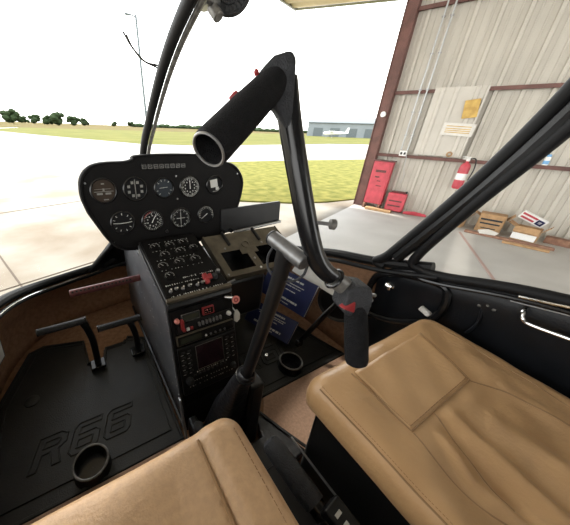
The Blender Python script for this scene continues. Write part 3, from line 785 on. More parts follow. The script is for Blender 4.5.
# lower face
MB().box(Lw(.11, .165, .002), (.212, .322, .004), RL).build('lower_face', 'panel', cc, bevel=.001)
eb = MB().box(Lw(.125, .028, .006), (.040, .026, .010), RL).build('framed_button', 'red', cc, bevel=.002)
MB().box(Lw(.125, .028, .0115), (.030, .018, .003), RL).build('button_face', 'panel', eb)
mb = MB(); strokes(mb, Lw, RL, .114, .024, .022, .004, .006, .005, .0135); strokes(mb, Lw, RL, .114, .032, .022, .004, .006, .005, .0135); mb.build('button_marks', 'pink', eb)
wu = MB().box(Lw(.065, .030, .006), (.062, .022, .008), RL).build('display_unit', 'black', cc, bevel=.002)
MB().box(Lw(.065, .030, .0105), (.052, .014, .001), RL).build('display_window', 'lcd', wu)
mb = MB()
for i in range(40):
    a, b = Lw(.039, .019, .0112), None
mb.tube([Lw(.036, .018, .0105), Lw(.094, .018, .0105), Lw(.094, .042, .0105), Lw(.036, .042, .0105), Lw(.036, .018, .0105)], .0007, 4).build('window_outline', 'markdim', wu)
MB().lathe([(.008, 0), (.008, .008), (.005, .012)], Lw(.02, .034, .004), LN, 16).build('rotary_knob', 'pink', cc)
MB().box(Lw(.033, .048, .013), (.010, .034, .016), RL).build('guard_cover', 'red', cc, bevel=.003)
sp_ = MB().box(Lw(.11, .062, .005), (.19, .030, .007), RL).build('switch_strip', 'black', cc, bevel=.001)
for i in range(7):
    MB().box(Lw(.088 + i*.0125, .062, .012), (.007, .013, .010), RL).build('rocker_button', 'steel', cc, bevel=.0015)
MB().lathe([(.008, 0), (.007, .012), (.004, .014)], Lw(.195, .058, .006), LN, 18).build('rotary_knob', 'white', cc)
for x, m_ in ((.038, 'red'), (.050, 'white'), (.062, 'red')): MB().box(Lw(x, .068, .010), (.010, .010, .008), RL).build('indicator_cap', m_, cc, bevel=.002)
tp = MB().box(Lw(.11, .100, .006), (.20, .034, .010), RL).build('transponder_unit', 'tray', cc, bevel=.002)
MB().box(Lw(.11, .100, .0115), (.194, .028, .002), RL).build('unit_face', 'panel', tp)
MB().box(Lw(.055, .100, .0130), (.07, .018, .002), RL).build('unit_window', 'lcd', tp)
for i in range(5): MB().lathe([(.0035, 0), (.0035, .004)], Lw(.105 + i*.017, .106, .012), LN, 10).build('push_button', 'steel' if i else 'white', tp)
gp = MB().box(Lw(.11, .205, .008), (.206, .165, .012), RL).build('navigation_unit', 'black', cc, bevel=.003)
MB().box(Lw(.112, .172, .0145), (.092, .080, .002), RL).build('unit_screen', 'screen', gp)
MB().tube([Lw(.064, .131, .0148), Lw(.160, .131, .0148), Lw(.160, .213, .0148), Lw(.064, .213, .0148), Lw(.064, .131, .0148)], .0008, 4).build('screen_outline', 'markdim', gp)
for i in range(5):
    for x in (.022, .042, .178, .200):
        MB().box(Lw(x, .138 + i*.017, .0155), (.011, .006, .004), RL).build('push_button', 'foamgrey', gp, bevel=.001)
for i in range(8): MB().box(Lw(.052 + i*.0155, .228, .0155), (.009, .006, .004), RL).build('push_button', 'foamgrey', gp, bevel=.001)
mb = MB()
for i in range(5):
    for x in (.018, .038, .174, .196): mb.box(Lw(x, .1455 + i*.017, .0148), (.008, .0015, .0006), RL)
strokes(mb, Lw, RL, .06, .219, .11, .004, .008, .005, .0152); strokes(mb, Lw, RL, .03, .262, .16, .004, .010, .005, .0152); strokes(mb, Lw, RL, .03, .246, .16, .004, .010, .005, .0152)
mb.build('unit_lettering', 'mark', gp)
MB().lathe([(.013, 0), (.012, .014), (.009, .016)], Lw(.030, .238, .014), LN, 24).build('rotary_knob', 'foamgrey', gp)
MB().lathe([(.010, 0), (.009, .012), (.007, .014)], Lw(.190, .245, .014), LN, 24).build('rotary_knob', 'foamgrey', gp)
for i in range(9): MB().lathe([(.0032, 0), (.003, .003)], Lw(.03 + i*.02, .278, .004), LN, 10).build('push_button', 'foamgrey', cc)
# side rail along the foot
MB().tube([(X0-.012, .475, FZ+.045), (X0-.012, .80, FZ+.045), (X0-.012, 1.2, FZ+.045)], .006, 8).build('foot_rail', 'black', cc)
MB().box((X0-.016, .48, .70), (.006, .02, .14), Matrix.Rotation(-.3, 3, 'X')).build('edge_strip', 'steel', cc, bevel=.002)

# key, tag and pull knob
t = thing('ignition_key', (.398, .598, 1.0), 'key with a round red and pink tag in the console, right upper corner', 'key')
MB().tube([(.372, .604, 1.012), (.392, .590, 1.012)], .005, 12).build('key_barrel', 'chrome', t)
MB().lathe([(.001, 0), (.013, 0), (.014, .003), (.001, .004)], (.402, .586, 1.004), (-.2, -1, .3), 20, cap=(False, False)).build('key_tag', 'pink', t)
MB().ring((.402, .583, 1.005), (-.2, -1, .3), .006, .0022, 18).build('tag_ring', 'red', t)
t = thing('trim_pull_tab', (.415, .59, .90), 'flat white pull tab hanging at the right edge of the console', 'pull tab')
MB().prism([(0, .028), (.008, .03), (.020, .01), (.021, -.012), (.008, -.022), (-.004, -.012), (-.004, .01)], (.408, .593, .925), (1,0,0), (0,.1,1), (0,-.004,0)).build('tab', 'paper', t, bevel=.0015)
MB().tube([(.400, .60, .965), (.410, .594, .948)], .002, 6).build('cord', 'white', t)

# ------------------------------------------------------------------ instrument panel
ip = thing('instrument_panel', (.33, .97, 1.07), 'black rounded instrument panel with nine round gauges on top of the console', 'instrument panel')
# face plane slightly reclined
PY = V((0, .06, 1)).normalized(); PN = V((0, -1, .06)).normalized(); PO = V((0, .950 - 1.25*.06, 0))
RPn = Matrix(((1,0,0), tuple(PY), tuple(PN))).transposed()
def Pf(x, z, h=0): return V((x, .950 + (z-1.25)*.06, z)) + PN*h
ol = spline([(.033, 1.235, 0), (.022, 1.29, 0), (.030, 1.345, 0), (.058, 1.378, 0), (.10, 1.392, 0), (.175, 1.395, 0), (.200, 1.402, 0), (.215, 1.412, 0), (.34, 1.416, 0), (.465, 1.412, 0), (.485, 1.404, 0), (.505, 1.388, 0), (.575, 1.382, 0), (.620, 1.360, 0), (.650, 1.315, 0), (.650, 1.265, 0), (.625, 1.18, 0), (.595, 1.12, 0), (.560, 1.082, 0), (.50, 1.068, 0), (.34, 1.070, 0), (.17, 1.078, 0), (.115, 1.093, 0), (.082, 1.13, 0), (.055, 1.185, 0)], 5)
ol.append(ol[0]); out2 = [(p.x, p.y) for p in ol[:-1]]
def olrow(sc_, h):
    cx, cz = .335, 1.24; return [Pf(cx + (x-cx)*sc_, cz + (z-cz)*sc_, h) for x, z in out2]
mb = MB().loft([olrow(.90, -.085), olrow(.97, -.06), olrow(1.0, -.015), olrow(1.0, -.004), olrow(.985, .003), olrow(.965, .003), olrow(.955, -.003)], closed=True)
n = len(out2); mb.f.append(tuple(range(n))); mb.f.append(tuple(6*n + k for k in range(n)))
mb.build('housing', 'panel', ip, angle=40)
def gauge(x, z, r, style):
    gg = MB().lathe([(r*1.12, -.002), (r*1.12, .004), (r*1.02, .007), (r*.97, .006), (r*.95, .001)], Pf(x, z, -.003), PN, 40, cap=(True, False)).build('gauge', 'blackgloss', ip)
    dm = {'horizon': 'dialbrown', 'combo': 'dialblue'}.get(style, 'dial')
    MB().lathe([(.001, .0015), (r*.96, .0015)], Pf(x, z, -.003), PN, 40, cap=(False, False)).build('dial_face', dm, gg)
    def at(a, q, h=.001): a = math.radians(a); return Pf(x + math.cos(a)*r*q, z + math.sin(a)*r*q, h)
    mb = MB(); ma = 'mark'
    if style == 'horizon':
        mb.tube([Pf(x-r*.8, z-.002), Pf(x+r*.8, z-.002)], .0010, 4); mb.tube([Pf(x-r*.75, z+.006), Pf(x+r*.6, z+.006)], .0007, 4)
        mb.box(Pf(x-r*.35, z-.009), (.018, .006, .001), RPn); mb.box(Pf(x+r*.35, z-.009), (.018, .006, .001), RPn); mb.box(Pf(x, z+.004), (.006, .008, .001), RPn)
        mb.box(Pf(x, z+r*.6), (.010, .004, .001), RPn); mb.box(Pf(x+.004, z-r*.75), (.016, .003, .001), RPn); ma = 'markdim'
    elif style == 'slip':
        for i in range(8):
            a = 22 + 45*i; p = at(a, .62); mb.box(p, (.009, .009, .001), RPn)
        mb.tube([at(90, .85), at(-90, .85)], .0016, 4); ma = 'markdim'
    elif style == 'heading':
        for i in range(36): mb.tube([at(i*10, .92), at(i*10, .80 if i % 3 else .68)], .0006 if i % 3 else .0010, 4)
        mb.tube([at(90, .6), at(-90, .6)], .0012, 4); mb.tube([at(0, .45), at(180, .45)], .0012, 4)
    elif style == 'plate':
        mb.box(Pf(x-.003, z+.006), (.032, .030, .001), RPn @ Matrix.Rotation(.15, 3, 'Z')); mb.tube([at(-30, .8), at(-60, .8), at(-110, .8)], .0008, 4); mb.box(Pf(x+.012, z-.014), (.014, .012, .001), RPn); ma = 'mark'
    elif style == 'turn':
        mb.tube([at(180, .85), at(190, .3), at(-10, .3), at(0, .85)], .0013, 4)
        for a in (20, 50, 90, 130, 160, 215, 250, 290, 325): mb.tube([at(a, .88), at(a, .70)], .0011, 4)
    elif style == 'combo':
        for a in (50, 80, 110, 140, 200, 230, 310, 340): mb.tube([at(a, .9), at(a, .7)], .0010, 4)
        mb.tube([Pf(x-r*.5, z), Pf(x+r*.4, z+.002)], .0010, 4)
    elif style == 'sweep':
        for i in range(14): mb.tube([at(200-i*16, .9), at(200-i*16, .72)], .0009, 4)
        mb.tube([at(200-i*8, .93) for i in range(28)], .0007, 4)
    else:
        for i in range(40 if style == 'bright' else 30):
            N_ = 40 if style == 'bright' else 30; a = 360*i/N_; mb.tube([at(a, .92), at(a, .76 if i % 4 else .64)], .0007 if i % 4 else .0012, 4)
        if style == 'bright': mb.tube([at(i*10, .97) for i in range(37)], .0009, 4)
        for i in range(10): mb.box(at(36*i+18, .52), (.004, .0045, .0008), RPn)
    mb.build('dial_marks', ma, gg)
    if style in ('bright', 'asi', 'sweep'):
        a = {'bright': 92, 'asi': 60, 'sweep': 215}[style]
        MB().tube([at(a+180, .2, .003), at(a, .78, .003)], [.0016, .0006], 5).build('needle', 'white', gg)
        MB().lathe([(.003, 0), (.0025, .002)], Pf(x, z, .001), PN, 12).build('needle_hub', 'black', gg)
    if style == 'asi': MB().tube([at(a, .88, .002) for a in range(95, 160, 8)], .0012, 4).build('red_arc', 'red', gg)
R_ = .038
for x, z, r, s_ in ((.096, 1.303, R_, 'horizon'), (.199, 1.302, R_, 'slip'), (.302, 1.299, .034, 'combo'), (.404, 1.297, R_, 'bright'), (.512, 1.297, .034, 'plate'),
                    (.141, 1.190, R_, 'turn'), (.248, 1.183, R_, 'asi'), (.360, 1.180, R_, 'heading'), (.470, 1.182, .034, 'sweep')):
    gauge(x, z, r, s_)
for i in range(8):
    w = MB().box(Pf(.237 + i*.0205, 1.374), (.018, .018, .005), RPn).build('warning_light', 'black', ip, bevel=.002)
    mb = MB()
    a, b = .0065, .0060; c = (.237 + i*.0205, 1.374)
    for p, q in (((-a, b), (a, b)), ((a, b), (a, -b)), ((a, -b), (-a, -b)), ((-a, -b), (-a, b)), ((-a*.6, 0), (a*.6, 0))):
        mb.tube([Pf(c[0]+p[0], c[1]+p[1], .003), Pf(c[0]+q[0], c[1]+q[1], .003)], .0008, 4)
    mb.build('light_legend', 'markdim', w)
for x, z in ((.045, 1.33), (.62, 1.335), (.10, 1.12), (.575, 1.13), (.352, 1.338), (.352, 1.255)):
    MB().lathe([(.0035, 0), (.003, .002)], Pf(x, z, -.003), PN, 10).build('screw', 'steel', ip)
MB().lathe([(.006, 0), (.006, .008), (.004, .009)], Pf(.30, 1.135, -.003), PN, 14).build('adjust_knob', 'black', ip)

# ------------------------------------------------------------------ right side tray + flap
tr = thing('avionics_tray', (.62, .8, .98), 'olive grey metal equipment tray with cut-out bays right of the instrument panel', 'tray')
TO = V((.455, .725, 1.0)); TX = V((1, -.03, 0)).normalized(); TY = V((-.02, .20, .115)).normalized(); TN = TX.cross(TY)
RT = Matrix((tuple(TX), tuple(TY), tuple(TN))).transposed()
def T(x, y, h=0): return TO + TX*x + TY*y + TN*h
def tb(mb, x0, x1, y0, y1, h0, h1): return mb.box(T((x0+x1)/2, (y0+y1)/2, (h0+h1)/2), (x1-x0, y1-y0, h1-h0), RT)
mb = MB(); tb(mb, 0, .36, 0, .022, -.003, 0); tb(mb, 0, .36, .115, .205, -.003, 0); tb(mb, 0, .032, .02, .12, -.003, 0); tb(mb, .142, .180, .02, .12, -.003, 0); tb(mb, .290, .36, .02, .12, -.003, 0)
tb(mb, .12, .20, .09, .12, -.003, .001)
mb.build('deck', 'tray', tr, bevel=.001)
mb = MB(); tb(mb, 0, .36, -.004, .0, -.030, .006); mb.build('front_flange', 'tray', tr, bevel=.001)
for x0 in (-.004, .36): mb = MB(); tb(mb, x0, x0+.004, -.004, .205, -.03, .004); mb.build('side_flange', 'tray', tr)
for x0, x1 in ((.032, .142), (.180, .290)):
    mb = MB(); tb(mb, x0, x1, .022, .115, -.075, -.07); tb(mb, x0-.002, x0, .022, .115, -.075, 0); tb(mb, x1, x1+.002, .022, .115, -.075, 0); tb(mb, x0, x1, .115, .117, -.075, -.003); mb.build('bay', 'blackgloss', tr)
MB().lathe([(.019, 0), (.019, .004), (.013, .005), (.012, -.002)], T(.160, .135, .0), TN, 24, cap=(False, False)).build('round_grommet', 'tray', tr)
for x in (.085, .235): MB().box(T(x, .175, .006), (.010, .07, .012), RT).build('support_rib', 'black', tr, bevel=.002)
for x, y in ((.01, .01), (.161, .012), (.34, .01), (.160, .06), (.06, .13), (.24, .13)): MB().lathe([(.005, 0), (.004, .003)], T(x, y, 0), TN, 10).build('screw', 'steel' if x != .161 else 'white', tr)
MB().box((.55, .93, .86), (.23, .36, .20)).build('support_box', 'black', tr, bevel=.02)
fp = thing('tray_lid', (.69, .95, 1.08), 'black hinged lid standing upright behind the olive tray', 'lid')
MB().prism(rrect(.54, 1.078, .866, 1.184, .008, 3), (0, .848, 0), (1,0,.02), (0,.08,1), (0,.012,0)).build('lid_plate', 'black', fp, bevel=.002)
MB().tube([(.60, .925, 1.092), (.862, .922, 1.108)], .0065, 12).build('hinge_rod', 'steel', fp)
mb = MB()
for x in (.545, .585): mb.lathe([(.009, 0), (.009, .012)], (x, .935, 1.10), (0,-1,0), 14)
mb.build('hinge_knob', 'blackgloss', fp)
MB().tube(spline([(.413, .70, 1.0), (.43, .69, 1.0), (.47, .70, 1.0)], 4), .004, 8).build('side_arm', 'steel', tr)

# ------------------------------------------------------------------ cyclic control
cy = thing('cyclic_control', (.29, .40, FZ+.02), 'black cyclic control stick with a tilted crossbar carrying two foam grips', 'control stick')
MB().tube(spline([(.288, .372, .90), (.29, .352, .965), (.292, .30, 1.235), (.293, .292, 1.315)], 6), [.0140]*18+[.0125], 20).build('stick', 'black', cy)
bt = MB(); rows = []
for c, rx, ry in (((.285, .425, .625), .075, .062), ((.285, .422, .665), .072, .060), ((.287, .418, .72), .060, .052), ((.287, .408, .78), .050, .045), ((.288, .392, .84), .038, .034), ((.289, .377, .90), .029, .027), ((.29, .362, .945), .0235, .023), ((.29, .352, .965), .023, .0225), ((.29, .350, .972), .017, .017)):
    rows.append([V(c) + V((math.cos(2*PI*k/36)*rx*(1+.05*math.cos(3*2*PI*k/36)+.025*math.sin(7*2*PI*k/36)), math.sin(2*PI*k/36)*ry*(1+.04*math.sin(5*2*PI*k/36)), 0)) for k in range(36)])
bt.loft(rows, closed=True).build('leather_boot', 'bootleather', cy, angle=60)
MB().ring((.29, .355, .958), (.0, -.2, 1), .0235, .0022, 28).build('boot_clamp', 'blackgloss', cy)
MB().box((.335, .375, .76), (.045, .05, .27)).build('stick_guard', 'black', cy, bevel=.008)
MB().tube([(.291, .325, 1.334), (.293, .246, 1.320)], .0132, 28).build('hinge_barrel', 'barrel', cy, bevel=.002)
MB().ring((.291, .325, 1.334), (0, 1, .15), .011, .0028, 24).build('barrel_cap', 'black', cy)
MB().tube([(.293, .292, 1.30), (.293, .290, 1.325)], .0155, 20).build('stick_collar', 'black', cy)
bar = spline([(.266, .313, 1.558), (.273, .301, 1.511), (.284, .278, 1.439), (.298, .253, 1.363), (.309, .240, 1.327), (.322, .231, 1.308), (.334, .224, 1.298)], 8)
MB().tube(bar, [.0160 - .0024*k/(len(bar)-1) for k in range(len(bar))], 20).build('crossbar', 'blackgloss', cy)
MB().tube([(.338, .222, 1.294), (.366, .206, 1.272)], .0145, 20).build('worn_sleeve', 'worn', cy)
MB().ring((.338, .222, 1.294), (.7, -.4, -.55), .0155, .0025, 24).build('sleeve_clamp', 'blackgloss', cy)
# right grip
R0, R1_ = V((.363, .190, 1.256)), V((.357, .155, 1.160))
MB().tube([R0, R0.lerp(R1_, .1), R0.lerp(R1_, .5), R0.lerp(R1_, .9), R0.lerp(R1_, .97), R1_], [.0145, .0165, .018, .0178, .016, .012], 24).build('foam_grip_cover', 'foam', cy)
hd = MB().prism([(-.022, -.012), (-.018, .020), (-.004, .028), (.016, .026), (.022, .008), (.020, -.020), (-.014, -.022)], (.366, .215, 1.266), (.85, -.5, 0), (.1, .15, 1), (-.012, -.034, 0)).build('grip_head', 'foamgrey', cy, bevel=.004)
MB().prism([(-.012, 0), (.006, .012), (.008, -.008)], (.343, .196, 1.258), (.9, -.4, 0), (0, .1, 1), (.0, -.012, 0)).build('trigger_switch', 'red', hd, bevel=.0015)
mb = MB()
for dx, dz in ((.372, 1.274), (.379, 1.268), (.383, 1.276), (.378, 1.258)): mb.lathe([(.0026, 0), (.0026, .005), (.0015, .006)], (dx-.002, .180, dz), (.1, -1, .25), 10)
mb.build('coolie_switch', 'steel', hd)
# left grip: a foam tube whose open end points back at the seat
G0, G1 = V((.254, .316, 1.556)), V((.133, .262, 1.480))
ax = (G1-G0).normalized(); Lg = (G1-G0).length
MB().lathe([(.010, 0), (.0175, .004), (.0195, .02), (.0208, Lg*.5), (.0212, Lg-.008), (.0202, Lg), (.0172, Lg), (.0162, Lg-.012), (.015, Lg*.5)], G0, ax, 40, cap=(True, True)).build('foam_grip_cover', 'foam', cy, angle=50)
MB().ring(G1 + ax*.0005, ax, .0184, .0016, 40).build('grip_end_ring', 'steel', cy)
h2 = MB().prism([(-.030, -.016), (-.026, .014), (-.010, .030), (.010, .036), (.017, .028), (.019, -.006), (.022, -.040), (.014, -.050), (-.004, -.026)], (.264, .327, 1.550), (.87, -.5, 0), (.05, .1, 1), (-.014, -.026, -.0)).build('grip_head', 'foamgrey', cy, bevel=.005)
MB().prism([(-.008, 0), (.0, .008), (.007, .002), (.003, -.008)], (.190, .310, 1.532), (.87, -.5, 0), (0, .1, 1), (-.003, -.010, 0)).build('trigger_switch', 'red', h2, bevel=.002)
MB().lathe([(.003, 0), (.003, .004), (.0015, .006)], (.220, .310, 1.558), (-.5, -.2, .8), 12).build('push_button', 'red', h2)
kn = MB().tube([(.297, .252, 1.384), (.318, .238, 1.382)], .0028, 12).build('knob_stem', 'steel', cy)
MB().lathe([(.003, 0), (.0075, .002), (.008, .008), (.006, .010)], (.317, .2385, 1.382), (.8, -.5, 0), 20).build('locking_knob', 'worn', cy)
MB().tube(spline([(.291, .318, 1.322), (.284, .322, 1.30), (.283, .315, 1.278), (.288, .295, 1.268), (.300, .272, 1.272), (.305, .256, 1.29), (.304, .25, 1.31)], 8), .0022, 8).build('coiled_cable', 'foamgrey', cy)
for i in range(7): pass
MB().lathe([(.004, 0), (.003, .005)], (.312, .32, 1.05), (.6, -1, 0), 12).build('clamp_screw', 'chrome', cy)
mb = MB(); mb.box((.37, .405, .66), (.03, .06, .07)); 
# console foot plate with small knob
fpn = thing('friction_knob', (.235, .50, FZ+.03), 'small dark knob on the console foot beside the stick boot', 'knob')
MB().box((.192, .43, .66), (.028, .09, .085)).build('base_block', 'black', fpn, bevel=.008)
MB().lathe([(.016, 0), (.017, .012), (.013, .018)], (.194, .43, .702), (0, -.2, 1), 20).build('knob', 'foamgrey', fpn)
MB().tube([(.184, .40, .706), (.204, .40, .706)], .006, 10).build('cross_pin', 'foamgrey', fpn)

# ------------------------------------------------------------------ collective lever
cv = thing('collective_lever', (.30, .0, .78), 'collective lever with a thick dark foam grip between the two seats', 'lever')
a_, b_ = V((.268, .225, .905)), V((.285, .105, .880))
dcol = (b_-a_).normalized(); Lc = (b_-a_).length
MB().lathe([(.012, -.002), (.0185, .003), (.021, .012), (.0225, Lc*.3), (.0225, Lc*.85), (.021, Lc)], a_, dcol, 36).build('foam_grip_cover', 'foamgrey', cv)
MB().lathe([(.017, 0), (.017, .02), (.020, .022), (.020, .06), (.017, .064), (.017, .16)], b_, dcol, 28).build('throttle_collar', 'blackgloss', cv)
sbx = V((.302, .055, .893)); Rc = Matrix((tuple(V((1,.14,0)).normalized()), tuple(-dcol), tuple(V((1,.14,0)).normalized().cross(-dcol)))).transposed()
sbo = MB().box(sbx, (.040, .075, .03), Rc).build('switch_box', 'black', cv, bevel=.004)
mb = MB()
for q, w in ((.02, .014), (.004, .010), (-.012, .016), (-.026, .012)): mb.box(sbx + Rc @ V((-.004, q, .0155)), (w, .006, .002), Rc)
mb.build('switch_lettering', 'mark', sbo)
for q in (-.03, -.014): MB().tube([sbx + Rc @ V((-.010, q, .014)), sbx + Rc @ V((-.012, q-.002, .026))], .0028, 8).build('toggle_lever', 'chrome', sbo)
MB().tube([b_, b_ + dcol*.45], .014, 16).build('lever_tube', 'black', cv)
cvb = thing('collective_boot', (.36, .33, FZ), 'dark grey flat boot panel in front of the collective lever', 'boot')
MB().prism([(.375, .345), (.395, .43), (.41, .42), (.47, .25), (.385, .242), (.205, .242), (.205, .345)], (0,0,.612), (1,0,0), (0,1,0), (0,0,.035)).build('boot_panel', 'bootleather', cvb, bevel=.006)
MB().tube([(.408, .422, .650), (.44, .33, .652), (.475, .245, .652)], .005, 8).build('boot_edge', 'bootleather', cvb)
tn = tag(MB().box((.29, -.088, .68), (.155, .646, .155)).build('seat_tunnel', 'black', bevel=.01), 'black tunnel cover between the seat boxes under the collective', 'cover')
t = tag(MB().tube([(.372, .245, .80), (.374, .0, .80), (.374, -.35, .80)], .003, 6).build('slot_trim', 'steel'), 'thin metal trim edge along the seat box beside the collective', 'trim strip')

# ------------------------------------------------------------------ pedals
def pedal(x0, x1, y, z, sx, label, stemz=.618, m='foamgrey', dz=0):
    t = thing('rudder_pedal', ((x0+x1)/2, y, FZ+.01), label, 'pedal')
    MB().tube([(x0, y, z-dz), (x1, y, z)], .0125, 18).build('foot_bar', m, t, bevel=.002)
    mb = MB()
    for x in (x0, x1): mb.lathe([(.0135, -.002), (.0135, .002)], (x, y, z-dz if x == x0 else z), (1, 0, 0), 18)
    mb.build('end_cap', 'blackgloss', t)
    mb = MB(); n_ = 14
    for i in range(n_):
        f = (i+.5)/n_; mb.box((x0+(x1-x0)*f, y-.002, z-dz*(1-f)+.0122), (.0025, .012, .0016))
    mb.build('grip_ribs', 'foamgrey', t)
    st = spline([(sx, y, z-.004), (sx+.012, y-.008, z-.05), (sx+.018, y-.005, z-.11), (sx+.016, y, stemz)], 8)
    MB().tube(st, [.014]*4+[.0125]*(len(st)-4), 16).build('stem', 'black', t)
    MB().box((sx+.016, y, stemz+.006), (.055, .05, .012)).build('foot_plate', 'blackgloss', t, bevel=.003)
    return t
pedal(-.195, -.045, .90, .853, -.055, 'left black rudder pedal bar on a curved stem in the left footwell', dz=-.0)
pedal(-.012, .150, .90, .797, .105, 'black rudder pedal bar beside the console in the left footwell', dz=-.0)
rb_ = thing('drilled_bar', (.05, .95, .94), 'reddish drilled metal tube sticking out from the console over the pedals', 'tube')
MB().tube([(-.075, .95, .948), (.18, .955, .950)], .0135, 20).build('tube', 'reddark', rb_, bevel=.002)
mb = MB()
for i in range(16): mb.lathe([(.0038, 0), (.0038, .001)], (-.065 + i*.0135, .950-.0102, .9488+.0090), (0, -.75, .66), 10)
mb.build('drilled_holes', 'black', rb_)
pedal(.70, .82, .93, .80, .76, 'black rudder pedal bar in the right footwell below the tray')

# ------------------------------------------------------------------ right footwell items
def book(c, ax_, ay_, w, h, lab, seed):
    c = V(c); ax_ = V(ax_).normalized(); ay_ = V(ay_).normalized(); nz = ax_.cross(ay_).normalized(); ay_ = nz.cross(ax_)
    Rb = Matrix((tuple(ax_), tuple(ay_), tuple(nz))).transposed()
    t = thing('booklet', tuple(c), lab, 'booklet')
    MB().box(c, (w, h, .012), Rb).build('pages', 'paper', t)
    mb = MB().box(c + nz*.0075, (w+.004, h+.004, .003), Rb); mb.box(c - nz*.0075, (w+.004, h+.004, .003), Rb); mb.box(c - ax_*(w/2+.002), (.003, h+.004, .018), Rb)
    mb.build('cover', 'blue', t, bevel=.001)
    mb = MB(); rn = random.Random(seed)
    for dy, L_, hh in ((h*.36, .5, .008), (h*.22, .62, .004), (h*.14, .55, .004), (-.0, .35, .004), (-h*.30, .6, .009), (-h*.42, .3, .004)):
        q = -w*L_/2
        while q < w*L_/2:
            l_ = rn.uniform(.005, .013); mb.box(c + nz*.0095 + ax_*q + ay_*dy, (l_*.8, hh, .0008), Rb); q += l_
    mb.build('cover_print', 'mark', t)
book((.813, .756, .829), (.045, -.258, 0), (.07, .01, .142), .262, .150, 'large navy booklet with white print leaning on the right nose wall, the upper one', 1)
book((.726, .746, .676), (.076, -.242, 0), (.074, .005, .082), .245, .108, 'navy booklet with white print lying below the upper one, near the mat', 2)
tag(MB().prism([(0, 0), (.27, 0), (.25, .05), (.16, .075), (.02, .06)], (.880, .81, .885), (.02, -.26/.27, .0), (.06, 0, .95), (.003, .001, 0)).build('loose_paper', 'paper'), 'loose white paper tucked behind the navy booklets', 'paper')
st = thing('door_strap', (.8, .6, .7), 'black strap running diagonally across the right footwell wall', 'strap')
MB().loft([[V((.885, .515, .935)), V((.895, .52, .90))], [V((.81, .545, .82)), V((.82, .545, .785))], [V((.735, .57, .70)), V((.75, .57, .665))]]).build('webbing', 'black', st, solid=.006)
MB().box((.742, .57, .68), (.03, .02, .03)).build('buckle', 'blackgloss', st, bevel=.004)
pkt = tag(MB().lathe([(.001, .0), (.075, .0), (.080, .004), (.086, .006), (.090, .0)], (.925, .56, .84), (-1, -.35, .15), 40, cap=(False, False)).build('speaker_recess', 'black'), 'round black recess low on the right nose wall beside the seat', 'recess')

# left side wall pocket and latch
lp = thing('map_pocket', (-.34, .92, .745), 'black edged map pocket holding a white sheet on the left wall', 'pocket')
MB().prism([(0, 0), (.13, .0), (.15, .11), (.14, .20), (0, .20)], (-.352, .845, .745), (.20, .93, 0), (0, 0, 1), (.006, 0, 0)).build('pocket_frame', 'black', lp, bevel=.004)
MB().prism([(.01, .012), (.115, .012), (.135, .11), (.125, .19), (.01, .19)], (-.345, .845, .745), (.20, .93, 0), (0, 0, 1), (.003, 0, 0)).build('paper_sheet', 'paper', lp)
lt = thing('fuel_shutoff', (-.375, .62, .64), 'black latch block with a red knob at the left edge of the cabin floor', 'latch')
MB().box((-.372, .66, .66), (.05, .12, .09)).build('block', 'black', lt, bevel=.008)
MB().lathe([(.012, 0), (.014, .012), (.009, .018)], (-.355, .70, .705), (.3, -.2, 1), 18).build('knob', 'red', lt)

# ------------------------------------------------------------------ overhead fan on the centre post
fn = thing('cabin_fan', (.37, .70, 1.72), 'round black slotted cabin fan mounted high by the centre post', 'fan')
fo = V((.403, .70, 1.785)); fd = V((-.42, -.80, -.25)).normalized()
MB().lathe([(.030, -.05), (.044, -.045), (.050, -.02), (.052, .0), (.048, .006), (.043, .004)], fo, fd, 40).build('housing', 'black', fn)
fx, fy, _ = frame_from(fd); mb = MB()
for i in range(24):
    a = 2*PI*i/24; d = fx*math.cos(a)+fy*math.sin(a); mb.tube([fo + fd*.006 + d*.012, fo + fd*.006 + d*.045], .0014, 4)
mb.ring(fo + fd*.006, fd, .045, .003, 36); mb.ring(fo + fd*.006, fd, .028, .0015, 30); mb.build('grille', 'foamgrey', fn)
MB().lathe([(.011, 0), (.011, .006)], fo + fd*.004, fd, 18).build('hub_cap', 'blackgloss', fn)
MB().box(fo + V((-.045, .03, -.0)), (.05, .06, .075), Matrix.Rotation(.4, 3, 'Z')).build('mount_body', 'steel', fn, bevel=.01)
MB().tube([fo + V((-.035, .02, -.035)), fo + V((-.025, .0, -.058))], .013, 14).build('swivel_knob', 'worn', fn, bevel=.003)
MB().tube([fo + V((-.05, .03, .03)), (.30, .66, 1.765)], .01, 8).build('bracket', 'steel', fn)

# wire whisker outside the windshield
wk = thing('windshield_whisker', (.29, 1.1, 1.6), 'pair of thin curved wires attached outside the windshield centre post', 'wire')
MB().tube(spline([(.29, .90, 1.655), (.262, .93, 1.665), (.236, .96, 1.70), (.22, .98, 1.735)], 8), .0028, 6).build('wire', 'black', wk)
MB().tube(spline([(.29, .905, 1.650), (.258, .935, 1.668), (.240, .96, 1.695), (.228, .98, 1.73)], 8), .0024, 6).build('wire', 'black', wk)

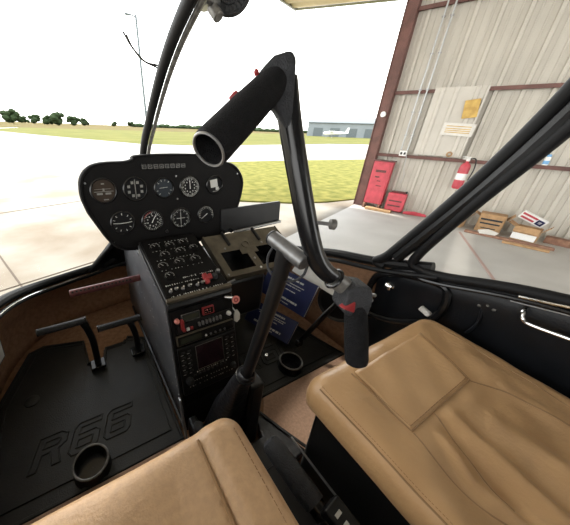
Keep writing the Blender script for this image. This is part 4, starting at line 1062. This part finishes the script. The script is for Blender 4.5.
# ================================================================== light, world, camera
w = bpy.data.worlds.new('sky'); sc.world = w; w.use_nodes = True; nt = w.node_tree
bg = nt.nodes['Background']; tc = nt.nodes.new('ShaderNodeTexCoord'); sx = nt.nodes.new('ShaderNodeSeparateXYZ'); cr = nt.nodes.new('ShaderNodeValToRGB')
nt.links.new(tc.outputs['Generated'], sx.inputs[0]); nt.links.new(sx.outputs['Z'], cr.inputs['Fac']); nt.links.new(cr.outputs['Color'], bg.inputs['Color'])
cr.color_ramp.elements[0].position = 0; cr.color_ramp.elements[0].color = (1, .985, .95, 1)
cr.color_ramp.elements[1].position = .8; cr.color_ramp.elements[1].color = (.86, .93, 1, 1)
bg.inputs['Strength'].default_value = 3.0
sl_ = bpy.data.lights.new('sun', 'SUN'); sl_.energy = 5; sl_.angle = math.radians(3); sl_.color = (1, .95, .86)
so = bpy.data.objects.new('sun', sl_); col.objects.link(so)
el = math.radians(60); sd = (D + N*.25).normalized()*math.cos(el) + Z*math.sin(el)
so.rotation_euler = sd.to_track_quat('Z', 'Y').to_euler(); so.location = (0, 20, 30)

for key, grp in (('helicopter_seat', 'leather seats'), ('rudder_pedal', 'rudder pedals'), ('cup_holder', 'floor cup holders'), ('floor_mat', 'rubber floor mats'),
                 ('booklet', 'navy booklets'), ('cardboard_box', 'cardboard boxes by the hangar wall'), ('conduit_pipe', 'conduit pipes on the hangar wall'),
                 ('scrap_block', 'scrap blocks beside the boxes'), ('carpet_strip', 'carpet pieces before the seats')):
    for o in bpy.data.objects:
        if o.parent is None and o.name.split('.')[0] == key: o['group'] = grp
cam = bpy.data.cameras.new('camera'); co = bpy.data.objects.new('camera', cam); col.objects.link(co); sc.camera = co
f_px = 262.0; pitch = math.atan2(134, f_px); yaw = math.radians(30); roll = math.radians(2.1)
fw = V((math.sin(yaw)*math.cos(pitch), math.cos(yaw)*math.cos(pitch), -math.sin(pitch)))
r0 = V((math.cos(yaw), -math.sin(yaw), 0)); u0 = r0.cross(fw)
r_ = r0*math.cos(roll) + u0*math.sin(roll); u_ = u0*math.cos(roll) - r0*math.sin(roll)
co.matrix_world = Matrix((( r_.x, u_.x, -fw.x, 0), (r_.y, u_.y, -fw.y, 0), (r_.z, u_.z, -fw.z, 1.5), (0, 0, 0, 1)))
cam.sensor_fit = 'HORIZONTAL'; cam.sensor_width = 36; cam.lens = f_px*36/570
cam.shift_x = (285-220)/570; cam.shift_y = 0; cam.clip_start = .01; cam.clip_end = 3000
sc.view_settings.view_transform = 'Standard'; sc.view_settings.look = 'None'; sc.view_settings.gamma = 1; sc.view_settings.use_curve_mapping = False
sc.view_settings.exposure = 0.8
